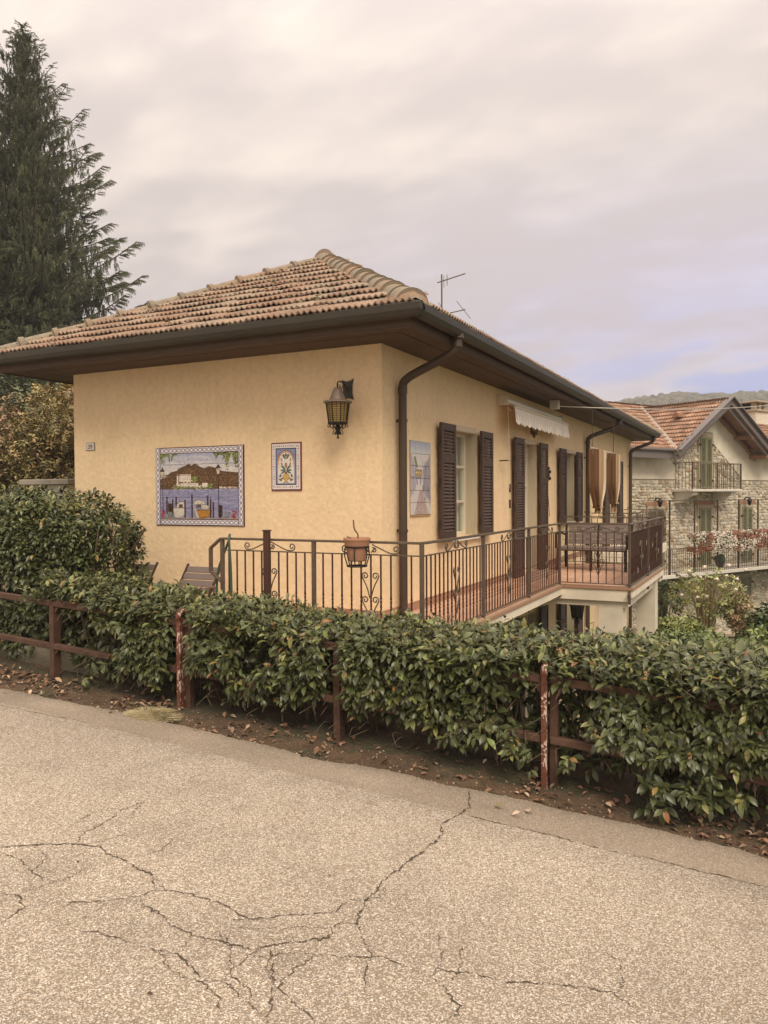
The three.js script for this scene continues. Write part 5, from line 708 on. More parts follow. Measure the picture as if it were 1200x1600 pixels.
function shoots(sample, count, seed, size, out) {                  // sample(R) -> {p, n, young} or null ; leaves pushed to out
  const R = rng(seed);
  for (let k = 0; k < count; k++) {
    const s = sample(R); if (!s) continue;
    const d = s.n.clone().add(V(R() - 0.5, R() - 0.5 + (s.lift ?? 0.1), R() - 0.5).multiplyScalar(1.1)).normalize();
    const side = V(R() - 0.5, R() - 0.5, R() - 0.5).cross(d).normalize(), bi = d.clone().cross(side), n = 6 + Math.floor(R() * 5), L = size * (0.9 + 0.9 * R()), ph = R() * 6;
    for (let i = 0; i < n; i++) {
      const t = i / (n - 1), a = ph + (i % 2) * Math.PI + Math.floor(i / 2) * 1.5 + (R() - 0.5) * 0.7, rad = side.clone().multiplyScalar(Math.cos(a)).add(bi.clone().multiplyScalar(Math.sin(a)));
      const dir = rad.multiplyScalar(0.55 + 0.55 * (1 - t)).add(d.clone().multiplyScalar(0.25 + 0.6 * t)).add(V(0, -0.16 - 0.2 * R(), 0)).normalize();
      const p = s.p.clone().add(d.clone().multiplyScalar(-L * 1.25 * (1 - t)));
      const up = d.clone().multiplyScalar(0.55).add(V(0.5 * (R() - 0.5), 0.75, 0.5 * (R() - 0.5))), x = up.clone().cross(dir).normalize(), y = dir.clone().cross(x);
      const q = new THREE.Quaternion().setFromRotationMatrix(new THREE.Matrix4().makeBasis(x, y, dir)), sz = size * (0.45 + 0.85 * R()) * (t > 0.85 ? 0.75 : 1);
      out.push({ p, q, s: sz, c: leafCol(R, s.young ? 0.75 + 0.25 * t : t * 0.7), d: s.d ?? 0 });
    }
  }
}
function plantLeaves(parent, list, nearest, mt = mLeaf) {          // the nearest ones are leaves of their own, the rest one mass
  list.sort((a, b) => a.key - b.key);
  const pool = [0, 1, 2, 3].map((k) => M(...[[0.053, 0.062, 0.022], [0.070, 0.080, 0.030], [0.044, 0.052, 0.018], [0.092, 0.102, 0.038]][k], { roughness: 0.36 })), R = rng(99);
  list.slice(0, nearest).forEach((l) => { const m = piece('leaf', leafGs[Math.floor(R() * 3)], pool[Math.floor(R() * 4)], parent, [l.p.x, l.p.y, l.p.z], l.q); m.scale.setScalar(l.s); });
  const rest = list.slice(nearest); for (let k = 0; k < 3; k++) { const q = rest.filter((_, i) => i % 3 === k); many('leaf', leafGs[k], mt, q.map((l) => mat4(l.p, l.q, l.s)), parent, q.map((l) => l.c)); }
}
const topH = (x) => { const P = [[-7, 0.98], [-6.0, 0.93], [-5.4, 0.85], [-4.6, 0.80], [-3.8, 0.77], [-2.7, 0.72], [-1.6, 0.715], [-0.8, 0.695], [0.2, 0.675], [2, 0.63]]; let i = 0; while (i < P.length - 2 && x > P[i + 1][0]) i++; return mixn(P[i][1], P[i + 1][1], clamp((x - P[i][0]) / (P[i + 1][0] - P[i][0]))); };
const hedge = thing('hedge', 'clipped evergreen hedge growing through the rust brown fence along the road', 'hedge', [-2.6, -0.2, -5.7]);
{
  const PX = [-6.24, -4.62, -3.05, -1.37, 0.22], list = [], bot = (x) => soilY(x, -5.3) - 0.02 + 0.34 * fbm(x * 1.9 + 3, 5.5, 3) - 0.06 * sstep(-2, 0, x), gap = (x, y) => fbm(x * 1.6 + 20, y * 2.2 + 3, 3);
  const front = (x, y) => -5.265 + 0.34 * (fbm(x * 1.3 + 7, y * 1.6, 3) - 0.5) + 0.10 * clamp((0.7 - y) / 0.8) * 1.0 + 0.06;
  shoots((R) => {
    const x = -6.5 + 8.2 * R(), th = topH(x) + 0.11 * (fbm(x * 2.2, 9, 3) - 0.5), b = bot(x), u = R();
    if (u < 0.56) { const y = mixn(b, th, Math.sqrt(R()) * 0.3 + R() * 0.7), e = R() * R() * 0.22, z = front(x, y) - e - 0.16 * sstep(th - 0.12, th, y); const gp = gap(x, y), ry = Math.min(Math.abs(y - railTop(x)), Math.abs(y - railMid(x))); if (x < -5.6 && y < railTop(x) && z > -5.33) { if (R() < sstep(-5.3, -6.1, x) * 0.97) return null; } if (gp < 0.40 + (ry < 0.06 ? (x < -3.3 && x > -5.4 && y > 0.45 ? 0.24 : 0.10) : 0) && z > -5.36) return null; if (z > -5.4 && PX.some((q) => Math.abs(x - q) < 0.085)) return null; return { p: V(x, y, Math.min(z, -5.05)), n: V(0, 0.10, 1), d: e, lift: -0.15, young: R() < 0.16 }; }
    const z = mixn(-5.14, -6.2, R()), y = th - 0.10 * ((z + 5.65) / 0.5) ** 2 * (z > -5.65 ? 0.8 : 0.5) - R() * R() * 0.12 + (R() < 0.05 ? 0.10 * R() : 0);
    return { p: V(x, y, z), n: V(0, 1, 0.35), lift: 0.25, d: 0.0, young: R() < 0.55 };
  }, 5600, 301, 0.088, list);
  shoots((R) => { const x = -6.5 + 8.2 * R(), y = mixn(bot(x) + 0.02, topH(x) - 0.06, R()), z = -5.38 - 0.35 * R(); return { p: V(x, y, z), n: V(0, 0.1, 1), lift: -0.1, d: 1 }; }, 1700, 302, 0.085, list);
  { const clear = list.filter((l) => !(l.p.z > -5.36 && PX.some((q) => l.p.y < railTop(q) + 0.10 && Math.abs(l.p.x + 0.03 - (q - q * (l.p.z + 5.31) / 5.31)) < 0.085))); list.length = 0; list.push(...clear); }
  for (const l of list) { const near = l.p.z > -5.28 && l.p.x > -2.6 && l.p.x < 0.12; l.key = near ? Math.hypot(l.p.x, l.p.z, l.p.y - 1.75) - l.s * 12 : 100 + l.p.x * 0.001; }
  plantLeaves(hedge, list, 300);
  const R = rng(303), st = []; for (let k = 0; k < 260; k++) { const x = -6.3 + 7.8 * R(), z = -5.5 - 0.35 * R(), y = soilY(x, z); const a = V(x, y - 0.02, z), b = V(x + 0.3 * (R() - 0.5), mixn(y, topH(x), 0.5), z + 0.15 * R()), c = V(b.x + 0.3 * (R() - 0.5), topH(x) - 0.08, b.z + 0.3 * (R() - 0.4)); st.push(tube([a, b, c], 0.004 + 0.007 * R(), 6, 4)); }
  for (let k = 0; k < 240; k++) { const x = -6 + 6.9 * R(), z = -5.18 - 0.7 * R(), y = topH(x) - 0.05, l = 0.05 + 0.09 * R(); st.push(cyl(V(x, y, z), V(x + 0.05 * (R() - 0.5), y + l, z + 0.05 * (R() - 0.3)), 0.0025, 0.0015, 4)); } for (let k = 0; k < 200; k++) { const x = -6 + 6.9 * R(), y = mixn(soilY(x, -5.3) + 0.1, topH(x), R()), z = -5.3 - 0.05 * R(), l = 0.1 + 0.15 * R(); st.push(tube([V(x, y, z), V(x + 0.1 * (R() - 0.5), y + 0.03, z + l * 0.5), V(x + 0.16 * (R() - 0.5), y - 0.02, z + l)], 0.0028, 5, 4)); }
  part('stems', st, M(0.115, 0.082, 0.05, { roughness: 1 }), hedge, true);
}
// tall bush at the left
const bush = thing('tall_bush', 'tall rounded evergreen bush in front of the gate pillar', 'bush', [-7.8, -0.1, -6.2]);
{
  const list = [], c = V(-8.0, 0.85, -6.25), rx = 1.78, ry = 1.0, rz = 0.82;
  shoots((R) => {
    const a = R() * Math.PI * 2, e = Math.asin(2 * R() - 1); let n = V(Math.cos(e) * Math.cos(a), Math.sin(e), Math.cos(e) * Math.sin(a)); if (n.z < -0.35) n.z *= -1;
    const pw = 0.62, sg = (v, r) => Math.sign(v) * Math.abs(v) ** pw * r, k = (1 + 0.16 * (fbm(n.x * 3 + 5, n.y * 3 + n.z * 2, 3) - 0.5)) * (1 - 0.14 * R() * R());
    const p = V(c.x + sg(n.x, rx) * k, c.y + sg(n.y, ry) * k, c.z + sg(n.z, rz) * k); if (p.y < soilY(p.x, p.z) + 0.12 || (p.z > -5.4 && p.y < railTop(p.x) + 0.02)) { p.z = Math.min(p.z, -5.42); }
    if (p.y < 0.75 && fbm(p.x * 2.2, p.y * 2.5, 3) < 0.40) return null;
    return { p, n: V(n.x, n.y * 0.8 + 0.15, n.z).normalize(), lift: 0.05, d: 0, young: p.y > 1.45 && R() < 0.4 };
  }, 3900, 311, 0.084, list);
  shoots((R) => { const a = R() * 6.283, q = 0.86 * Math.sqrt(R()); return { p: V(c.x + rx * q * Math.cos(a), mixn(0.2, 1.6, R()), c.z + rz * 0.8 * q * Math.sin(a)), n: V(0, 0.4, 0.9) }; }, 1200, 312, 0.08, list);
  shoots((R) => { const k = Math.floor(R() * 4), t = R(); return { p: V(-6.12 + [0.10, 0.02, -0.05, 0.12][k] * t + 0.02 * (R() - 0.5), 1.05 + [0.62, 0.5, 0.66, 0.36][k] * t, -6.1 + 0.05 * R()), n: V(0.3, 1, 0.3), young: true, lift: 0.4 }; }, 46, 313, 0.06, list);
  const R = rng(314), st = []; for (let k = 0; k < 120; k++) { const x = c.x + 1.8 * (R() - 0.5) * 1.9, z = c.z + 0.7 * (R() - 0.5), y = 0.05; st.push(tube([V(x, y, z), V(x + 0.2 * (R() - 0.5), 0.7, z + 0.1), V(x + 0.6 * (R() - 0.5), 1.4, z + 0.3 * (R() - 0.5))], 0.006 + 0.012 * R(), 6, 5)); }
  for (const l of list) l.key = l.p.z > -5.7 && l.p.x > -7.6 ? l.p.distanceTo(V(0, 1.75, 0)) - l.s * 10 : 100;
  plantLeaves(bush, list, 220); part('stems', st, M(0.10, 0.068, 0.042, { roughness: 1 }), bush, true);
}
// fallen leaves, twigs and a dry tuft on the verge
{
  const R = rng(321), g = leafGeo(0.55, -0.25, 0.55), L = [], Cc = [];
  for (let k = 0; k < 1600; k++) { const x = -7.2 + 7.9 * R(), cl = fbm(x * 2.2 + 30, 1.5, 3); if (R() > sstep(0.32, 0.62, cl) + 0.12) continue; const z = edgeZ(x) - 0.02 - 0.5 * R() ** 0.8 + (R() < 0.05 ? 0.16 : 0), s = 0.035 + 0.055 * R() * R(), onR = z > edgeZ(x); L.push(mat4(V(x, (onR ? roadY(x, z) : soilY(x, z)) + 0.006 + 0.012 * R(), z), qeul(0.7 * (R() - 0.5), R() * 6.3, 0.9 * (R() - 0.5)), s)); const f = 0.5 + 0.8 * R(), w = R(); Cc.push(w < 0.25 ? C(0.42 * f, 0.29 * f, 0.19 * f) : w < 0.75 ? C(0.24 * f, 0.13 * f, 0.075 * f) : C(0.14 * f, 0.075 * f, 0.045 * f)); }
  const o = thing('fallen_leaves', 'dry brown fallen leaves scattered along the soil verge', 'leaves', [-3, -0.2, -5.1]); many('leaf', g, M(1, 1, 1, { roughness: 0.9 }), L, o, Cc); o.userData.kind = 'stuff';
  for (const [x, z, s, a, lab] of [[-1.36, -4.78, 0.062, 0.4, 'pale dry leaf lying on asphalt below the right peeling post'], [-1.42, -4.62, 0.05, 2.2, 'small pale dry leaf on the asphalt strip nearest the road'], [-1.56, -4.72, 0.055, 1.2, 'greenish dry leaf at the asphalt edge left of the pale leaf']]) { const m = new THREE.Mesh(g, M(...(lab[0] === 'g' ? [0.22, 0.20, 0.07] : [0.52, 0.38, 0.27]), { roughness: 0.85 })); m.name = numbered('fallen_leaf'); m.position.set(x, roadY(x, z) + 0.012, z); m.rotation.set(0.1, a, 0.2); m.scale.setScalar(s * 1.1); scene.add(m); tag(m, lab, 'leaf'); }
  const tw = thing('twigs', 'thin dry twigs and litter on the soil verge', 'twigs', [-3, -0.2, -5.1]), ts = []; for (let k = 0; k < 150; k++) { const x = -7 + 7.6 * R(), z = edgeZ(x) - 0.5 * R(), a = R() * 6.3, l = 0.03 + 0.09 * R(), y = soilY(x, z) + 0.006; ts.push(cyl(V(x, y, z), V(x + l * Math.cos(a), y + 0.006, z + l * Math.sin(a)), 0.0018, 0.001, 4)); } part('twig', ts, M(0.2, 0.13, 0.08), tw, true); tw.userData.kind = 'stuff';
  const t = thing('grass_tuft', 'dry pale grass tuft at the asphalt edge below the left peeling post', 'grass tuft', [-4.66, -0.12, -4.98]), bl = []; for (let k = 0; k < 420; k++) { const a = R() * 6.3, r = 0.16 * Math.sqrt(R()), x = -4.66 + r * 1.25 * Math.cos(a), z = -4.98 + r * 0.7 * Math.sin(a), h = 0.035 + 0.10 * R() * (1 - r / 0.2), y = Math.max(roadY(x, z) - 0.03, soilY(x, z)); const q = tube([V(x, y, z), V(x + 0.03 * Math.cos(a), y + h * 0.8, z + 0.02), V(x + 0.09 * Math.cos(a + R()), y + h * 0.9, z + 0.07 * Math.sin(a) + 0.03 * R())], 0.0013, 4, 3); bl.push(q); } part('blades', bl, M(0.52, 0.44, 0.25, { roughness: 0.9 }), t, true);
  const st = [], m2 = M(0.33, 0.27, 0.19, { map: tMottle, roughness: 1 }); const gr = thing('gravel', 'small loose stones lying along the broken asphalt edge', 'gravel', [-3, -0.2, -4.95]); gr.userData.kind = 'stuff'; const ico = new THREE.IcosahedronGeometry(1, 0), Lg = []; for (let k = 0; k < 900; k++) { const x = -7.2 + 7.9 * R(), z = edgeZ(x) + 0.03 - 0.4 * R() ** 2, s = 0.003 + 0.008 * R() * R(), y = z > edgeZ(x) ? roadY(x, z) : soilY(x, z); Lg.push(mat4(V(x, y + s * 0.3, z), qeul(R() * 6, R() * 6, 0), V(s, s * 0.7, s * 1.2))); } many('stone', ico, m2, Lg, gr);
}
// ---------- stone house behind ----------
const TH = 60.4 * D2R, P0 = [-2.65, 0, -33.3];
const fw = (u, v, w) => [P0[0] + u * Math.cos(TH) + w * Math.sin(TH), v, P0[2] - u * Math.sin(TH) + w * Math.cos(TH)];
const mStoneW = M(0.55, 0.47, 0.35, { map: tMottle, bumpMap: tGrainB, bumpScale: 0.01, roughness: 1 });
const mTan = M(0.80, 0.72, 0.58, { map: tMottle, roughness: 0.9 }), mWoodR = M(0.38, 0.19, 0.105, { map: tWood, roughness: 0.7 }), mBarge = M(0.185, 0.155, 0.145, { roughness: 0.45, metalness: 0.2 });
const mGreen = M(0.235, 0.225, 0.135, { roughness: 0.6 }), mTrim = M(0.44, 0.36, 0.25, { map: tMottle, roughness: 0.9 });
const sh = thing('stone_house', 'rubble stone house with tiled gable roof, green shutters and balconies', 'house', P0, null, TH);
const GB = { u: 1.0, y: 5.38, half: 3.3, ye: 3.35, wo: 0.9 }, ROOF = { w: 0.7, y: 3.38, wr: -3.4, yr: 5.55 };
{
  const pts = [[-9, -5], [14, -5], [14, 3.3], [GB.u + GB.half - 0.1, 3.3], [GB.u, GB.y - 0.12], [GB.u - GB.half + 0.1, 3.3], [-9, 3.3]];
  part('facade_wall', uvm(prism(pts, 0.35, V(0, 0, -0.36), V(1, 0, 0), QY, V(0, 0, 1))), mStoneW, sh);
  part('side_wall', uvm(b2(-9, -8.65, -5, 3.3, -9, -0.37)), mStoneW, sh); part('side_wall', uvm(b2(13.65, 14, -5, 3.3, -9, -0.37)), mStoneW, sh);
  // plaster fields
  part('plaster', [prism([[-9, 2.33], [-1.55, 2.33], [-1.25, 2.33], [-1.25, 2.72], [-1.75, 3.25], [-9, 3.25]], 0.035, V(0, 0, 0.0), V(1, 0, 0), QY, V(0, 0, 1)), prism([[1.25, 3.78], [3.1, 2.52], [3.1, 2.33], [14, 2.33], [14, 3.28], [4.05, 3.28], [1.0, 5.15], [0.35, 4.68], [0.25, 4.25], [1.15, 4.25]], 0.035, V(0, 0, 0), V(1, 0, 0), QY, V(0, 0, 1))], mTan, sh);
  // rubble stones
  const R = rng(61), ico = [0, 1, 2].map((k) => { const g = new THREE.IcosahedronGeometry(1, 1), p = g.attributes.position; for (let i = 0; i < p.count; i++) { const x = p.getX(i), y = p.getY(i), z = p.getZ(i), f = 0.84 + 0.32 * vn(x * 2 + k * 9, y * 2 + z * 3); p.setXYZ(i, Math.sign(x) * Math.abs(x) ** 0.75 * f, Math.sign(y) * Math.abs(y) ** 0.75 * f, z * f); } g.computeVertexNormals(); return g; });
  const holes = [[-3.05, -1.85, -1.4, 1.35], [0.1, 1.25, -1.4, 1.35], [3.1, 4.2, -1.4, 1.35], [0.15, 1.25, 1.8, 4.3], [-3, -1.9, -3.75, -1.9], [0.1, 1.25, -3.75, -1.9], [3.1, 4.15, -3.75, -1.7], [6.2, 7.3, -1.4, 1.35]];
  const L = [[], [], []], Cs = [[], [], []]; let y = -4.9;
  while (y < 5.2) { const rh = 0.075 + 0.085 * R(); let u = -9; while (u < 13.6) { const w = 0.10 + 0.22 * R() * R() + 0.03, cu = u + w / 2, cv = y + rh / 2 + 0.05 * (R() - 0.5); u += w * 0.97;
      const inGable = cv < 3.2 || Math.abs(cu - GB.u) < (GB.y - cv - 0.25) * (GB.half / 2.15);
      const plast = (cu < -1.2 && cv > 2.28 && !(cu > -1.8 && cv > 2.72 + 0 && cu > -1.2)) && cv - 2.72 < (-1.25 - cu) * 1.06 || (cv > 2.28 && cu > 1.15 && cv > 3.78 - (cu - 1.25) * 0.681) || (cv > 4.3);
      if (!inGable || plast || holes.some(([a, b, c, d]) => cu > a - 0.04 && cu < b + 0.04 && cv > c && cv < d + 0.02)) continue;
      const k = Math.floor(R() * 3); L[k].push(mat4(V(cu, cv, -0.01), qeul(0, 0, 0.35 * (R() - 0.5)), V(w * 0.54, rh * 0.56, 0.03 + 0.035 * R()))); const f = 0.72 + 0.5 * R(), q = R(); Cs[k].push(q < 0.5 ? C(0.54 * f, 0.48 * f, 0.38 * f) : q < 0.8 ? C(0.62 * f, 0.55 * f, 0.43 * f) : q < 0.93 ? C(0.42 * f, 0.31 * f, 0.20 * f) : C(0.62 * f, 0.56 * f, 0.46 * f)); } y += rh * 0.94; }
  for (let k = 0; k < 3; k++) many('stone', ico[k], M(1, 1, 1, { map: tMottle, roughness: 1 }), L[k], sh, Cs[k]);
}
function shutterPair(n, u0, u1, y0, y1, w = 0.05) {
  const gs = [b2(u0 - 0.1, u0, y0 - 0.05, y1 + 0.12, 0.0, 0.03 + w * 0.2), b2(u1, u1 + 0.1, y0 - 0.05, y1 + 0.12, 0, 0.03 + w * 0.2), b2(u0, u1, y1, y1 + 0.12, 0, 0.03 + w * 0.2)];
  const f = part(n, gs, mTrim, sh), m = (u0 + u1) / 2;
  for (const [a, b] of [[u0 + 0.005, m - 0.006], [m + 0.006, u1 - 0.005]]) {
    const s = part('shutter', [rb2(a, a + 0.06, y0, y1, w - 0.03, w + 0.02), rb2(b - 0.06, b, y0, y1, w - 0.03, w + 0.02), ...[y0, (y0 + y1) / 2 - 0.05, y1 - 0.09].map((y) => rb2(a + 0.06, b - 0.06, y, y + 0.09, w - 0.025, w + 0.016)), b2(a + 0.05, b - 0.05, y0 + 0.02, y1 - 0.02, w - 0.032, w - 0.026)], mGreen, f);
    const sl = []; for (let y = y0 + 0.12; y < y1 - 0.1; y += 0.065) sl.push(box((a + b) / 2, y, w, b - a - 0.11, 0.05, 0.012, 0, 0.6)); part('slats', sl, mGreen, s, true);
  }
  part('shutter_catch', [u0 - 0.03, u1 + 0.03].flatMap((u) => [0.15, 0.85].map((t) => box(u, mixn(y0, y1, t), w + 0.02, 0.1, 0.06, 0.05))), mat.black, f);
}
shutterPair('window', -2.9, -2.02, -1.2, 1.2); shutterPair('window', 0.26, 1.08, -1.2, 1.19); shutterPair('window', 3.27, 4.03, -1.2, 1.19); shutterPair('window', 6.3, 7.1, -1.2, 1.19);
shutterPair('french_door', 0.30, 1.10, 1.98, 4.05); shutterPair('window', -2.88, -1.99, -3.5, -2.04); shutterPair('window', 0.28, 1.1, -3.6, -2.0); shutterPair('window', 3.25, 3.99, -3.6, -1.74);
part('lintel', [-2.46, 0.67, 3.65].map((u) => b2(u - 0.62, u + 0.62, 1.32, 1.47, 0.0, 0.05)), M(0.38, 0.2, 0.115, { map: tTile, roughness: 0.9 }), sh);
// balconies
{
  const up = part('balcony', [uvm(rb2(-1.49, 1.79, 1.84, 1.94, 0, 0.95, 0.02))], mat.white, sh);
  part('corbel', [-1.2, 1.35].map((u) => prism([[0, 0], [0.85, 0], [0.83, -0.12], [0.5, -0.2], [0.25, -0.42], [0, -0.46]], 0.3, V(u - 0.15, 1.838, 0), V(0, 0, 1), QY, V(1, 0, 0))), mat.white, up);
  const bars = []; for (let k = 0; k <= 24; k++) bars.push(box(-1.45 + 3.2 * k / 24, 2.45, 0.9, 0.016, 1.0, 0.016)); for (let k = 1; k < 6; k++) for (const u of [-1.45, 1.75]) bars.push(box(u, 2.45, 0.9 * k / 6, 0.016, 1, 0.016));
  part('railing', bars, mat.iron, up, true); part('handrail', [rb2(-1.48, 1.78, 2.94, 2.965, 0.88, 0.92), rb2(-1.47, -1.43, 2.94, 2.965, 0, 0.88), rb2(1.73, 1.77, 2.94, 2.965, 0, 0.88), rb2(-1.47, 1.77, 2.02, 2.04, 0.89, 0.91)], mat.iron, up); part('post', [-1.45, 0.15, 1.75].map((u) => rb2(u - 0.03, u + 0.03, 1.94, 2.96, 0.87, 0.93)), mat.iron, up);
  const lo = part('balcony', [uvm(rb2(-9, 9, -1.34, -1.2, 0, 1.27, 0.02))], mat.white, sh);
  part('corbel', [-3.5, -2.0, 0.0, 2.2, 4.6].map((u) => prism([[0, 0], [1.1, 0], [1.1, -0.14], [0, -0.32]], 0.22, V(u - 0.11, -1.342, 0), V(0, 0, 1), QY, V(1, 0, 0))), mat.concrete, lo);
  const b = []; for (let u = -4.6; u < 9; u += 0.125) b.push(box(u, -0.74, 1.22, 0.014, 0.95, 0.014)); part('railing', b, mat.iron, lo, true); part('handrail', [rb2(-9, 9, -0.275, -0.25, 1.2, 1.24), rb2(-9, 9, -1.12, -1.10, 1.21, 1.23)], mat.iron, lo);
  for (const u of [-3.27, -1.77, -0.3, 1.12, 2.48, 3.9, 5.4]) part('post', rb2(u - 0.024, u + 0.024, -1.2, 1.53, 1.18, 1.23), mat.pipe, lo);
  part('tie_wire', [cyl(V(-9, 1.52, 1.2), V(9, 1.52, 1.2), 0.012)], mat.pipe, lo);
}
// roof
{
  const rf = part('roof', (() => {
    const h = (w) => mixn(ROOF.y, ROOF.yr, (ROOF.w - w) / (ROOF.w - ROOF.wr));
    const q = (a, b, c, d) => { const g = new THREE.BufferGeometry(); g.setAttribute('position', new THREE.Float32BufferAttribute([...a, ...b, ...c, ...a, ...c, ...d], 3)); g.computeVertexNormals(); return uvm(g); };
    const W = ROOF.w, A = -9.5, B = 14.5, R = ROOF.wr;
    return [q([A, ROOF.y, W], [GB.u - GB.half, ROOF.y, W], [GB.u, ROOF.yr, R], [A, ROOF.yr, R]), q([GB.u + GB.half, ROOF.y, W], [B, ROOF.y, W], [B, ROOF.yr, R], [GB.u, ROOF.yr, R]), q([A, ROOF.yr, R], [B, ROOF.yr, R], [B, ROOF.y, -7.5], [A, ROOF.y, -7.5]),
      q([GB.u - GB.half, GB.ye, GB.wo], [GB.u, GB.y, GB.wo], [GB.u, ROOF.yr - 0.04, R], [GB.u - GB.half, GB.ye, W]), q([GB.u + GB.half, GB.ye, GB.wo], [GB.u, GB.y, GB.wo], [GB.u, ROOF.yr - 0.04, R], [GB.u + GB.half, GB.ye, W])];
  })(), mWoodR, sh);
  const R = rng(63), tg = waveTile(0.25, 0.42, 2, 0.05, 0.03, 8), list = [], cols = [];
  const plane = (o, e, s, inside) => { const E = e.clone().normalize(), S = s.clone().normalize(), N = E.clone().cross(S).normalize(); if (N.y < 0) N.negate(); const q0 = new THREE.Quaternion().setFromRotationMatrix(new THREE.Matrix4().makeBasis(N.clone().cross(S).negate(), N, S.clone().negate()));
    for (let i = 0; i * 0.34 < s.length() - 0.05; i++) for (let k = 0; k * 0.25 < e.length(); k++) { const p = o.clone().addScaledVector(E, k * 0.25 + 0.12).addScaledVector(S, i * 0.34 + 0.17); if (!inside(p)) continue; p.addScaledVector(N, 0.045 + 0.01 * (R() - 0.5)); list.push(mat4(p, q0.clone().multiply(qeul(-0.17 + 0.03 * (R() - 0.5), 0.02 * (R() - 0.5), 0)), 1)); const f = 0.7 + 0.55 * R(), v = R(); cols.push(v < 0.6 ? C(0.34 * f, 0.19 * f, 0.12 * f) : v < 0.85 ? C(0.40 * f, 0.245 * f, 0.165 * f) : C(0.29 * f, 0.17 * f, 0.11 * f)); } };
  const valley = (p) => p.x < GB.u - GB.half * (p.z - ROOF.wr) / (ROOF.w - ROOF.wr) + 0.1, valleyR = (p) => p.x > GB.u + GB.half * (p.z - ROOF.wr) / (ROOF.w - ROOF.wr) - 0.1;
  const S1 = V(0, ROOF.yr - ROOF.y, ROOF.wr - ROOF.w);
  plane(V(-9.4, ROOF.y, ROOF.w), V(10.2, 0, 0), S1, valley); plane(V(0.75, ROOF.y, ROOF.w), V(13.5, 0, 0), S1, valleyR);
  plane(V(GB.u - GB.half, GB.ye, GB.wo), V(0, 0, -4.3), V(GB.half, GB.y - GB.ye, 0), (p) => !valley(p) || p.z > ROOF.w); plane(V(GB.u + GB.half, GB.ye, GB.wo), V(0, 0, -4.3), V(-GB.half, GB.y - GB.ye, 0), (p) => !valleyR(p) || p.z > ROOF.w);
  many('roof_tile', tg, M(1, 1, 1, { map: tTile, roughness: 0.9 }), list, rf, cols);
  const cp = []; for (let k = 0; k < 12; k++) { const g = new THREE.CylinderGeometry(0.13, 0.15, 0.42, 8, 1, true, 0, Math.PI); g.rotateZ(Math.PI / 2); g.rotateX(-Math.PI / 2); g.rotateY(Math.PI / 2); g.translate(GB.u, GB.y + 0.05, GB.wo - 0.2 - k * 0.38); cp.push(g); } for (let u = -9.4; u < 14; u += 0.38) { const g = new THREE.CylinderGeometry(0.13, 0.15, 0.42, 8, 1, true, 0, Math.PI); g.rotateZ(Math.PI / 2); g.rotateX(-Math.PI / 2); g.translate(u, ROOF.yr + 0.05, ROOF.wr); cp.push(g); } part('ridge_cap', cp, capMats[2], rf, true);
  // gable boards, valley flashing, eaves
  const bg = (s) => { const a = V(GB.u + s * (GB.half + 0.1), GB.ye - 0.1, GB.wo + 0.03), b = V(GB.u, GB.y + 0.06, GB.wo + 0.03); return [sqbar(a, b, 0.05, 0.26), sqbar(a.clone().add(V(0, 0.14, 0)), b.clone().add(V(0, 0.15, 0)), 0.30, 0.05), sqbar(a.clone().add(V(0, -0.2, -0.12)), b.clone().add(V(0, -0.24, -0.12)), 0.04, 0.16)]; };
  part('gable_board', [...bg(-1), ...bg(1)], mBarge, rf);
  part('flashing', [sqbar(V(GB.u - GB.half - 0.05, ROOF.y + 0.12, ROOF.w), V(GB.u - 0.1, ROOF.yr + 0.09, ROOF.wr), 0.30, 0.05), sqbar(V(GB.u + GB.half, ROOF.y + 0.06, ROOF.w), V(GB.u, ROOF.yr + 0.02, ROOF.wr), 0.22, 0.03)], M(0.36, 0.29, 0.23, { roughness: 0.5, metalness: 0.2 }), rf);
  part('eaves_gutter', [rb2(-9.5, GB.u - GB.half - 0.02, ROOF.y - 0.03, ROOF.y + 0.08, ROOF.w + 0.0, ROOF.w + 0.13, 0.04), rb2(-9.5, GB.u - GB.half - 0.06, ROOF.y - 0.30, ROOF.y - 0.035, ROOF.w - 0.02, ROOF.w + 0.02, 0.005), rb2(GB.u + GB.half, 14, ROOF.y - 0.03, ROOF.y + 0.08, ROOF.w, ROOF.w + 0.13, 0.04)], mBarge, rf);
  const rafters = []; for (let u = -9; u < GB.u - GB.half; u += 0.6) rafters.push(sqbar(V(u, ROOF.y - 0.12, ROOF.w - 0.03), V(u, ROOF.y + 0.24, -0.02), 0.10, 0.12)); part('rafters', rafters, mWoodR, rf, true);
  part('purlin', [sqbar(V(GB.u - 1.75, 4.08, -0.1), V(GB.u - 1.75, 4.08, GB.wo - 0.06), 0.14, 0.18), sqbar(V(GB.u + 1.75, 4.08, -0.1), V(GB.u + 1.75, 4.08, GB.wo - 0.06), 0.14, 0.18), sqbar(V(GB.u, 5.25, -0.1), V(GB.u, 5.25, GB.wo - 0.06), 0.14, 0.18), sqbar(V(GB.u + 2.85, 3.3, -0.1), V(GB.u + 2.85, 3.3, GB.wo - 0.06), 0.14, 0.18), sqbar(V(GB.u + 0.1, 5.2, 0.1), V(GB.u + GB.half - 0.1, 3.22, 0.1), 0.1, 0.14)], mWoodR, rf);
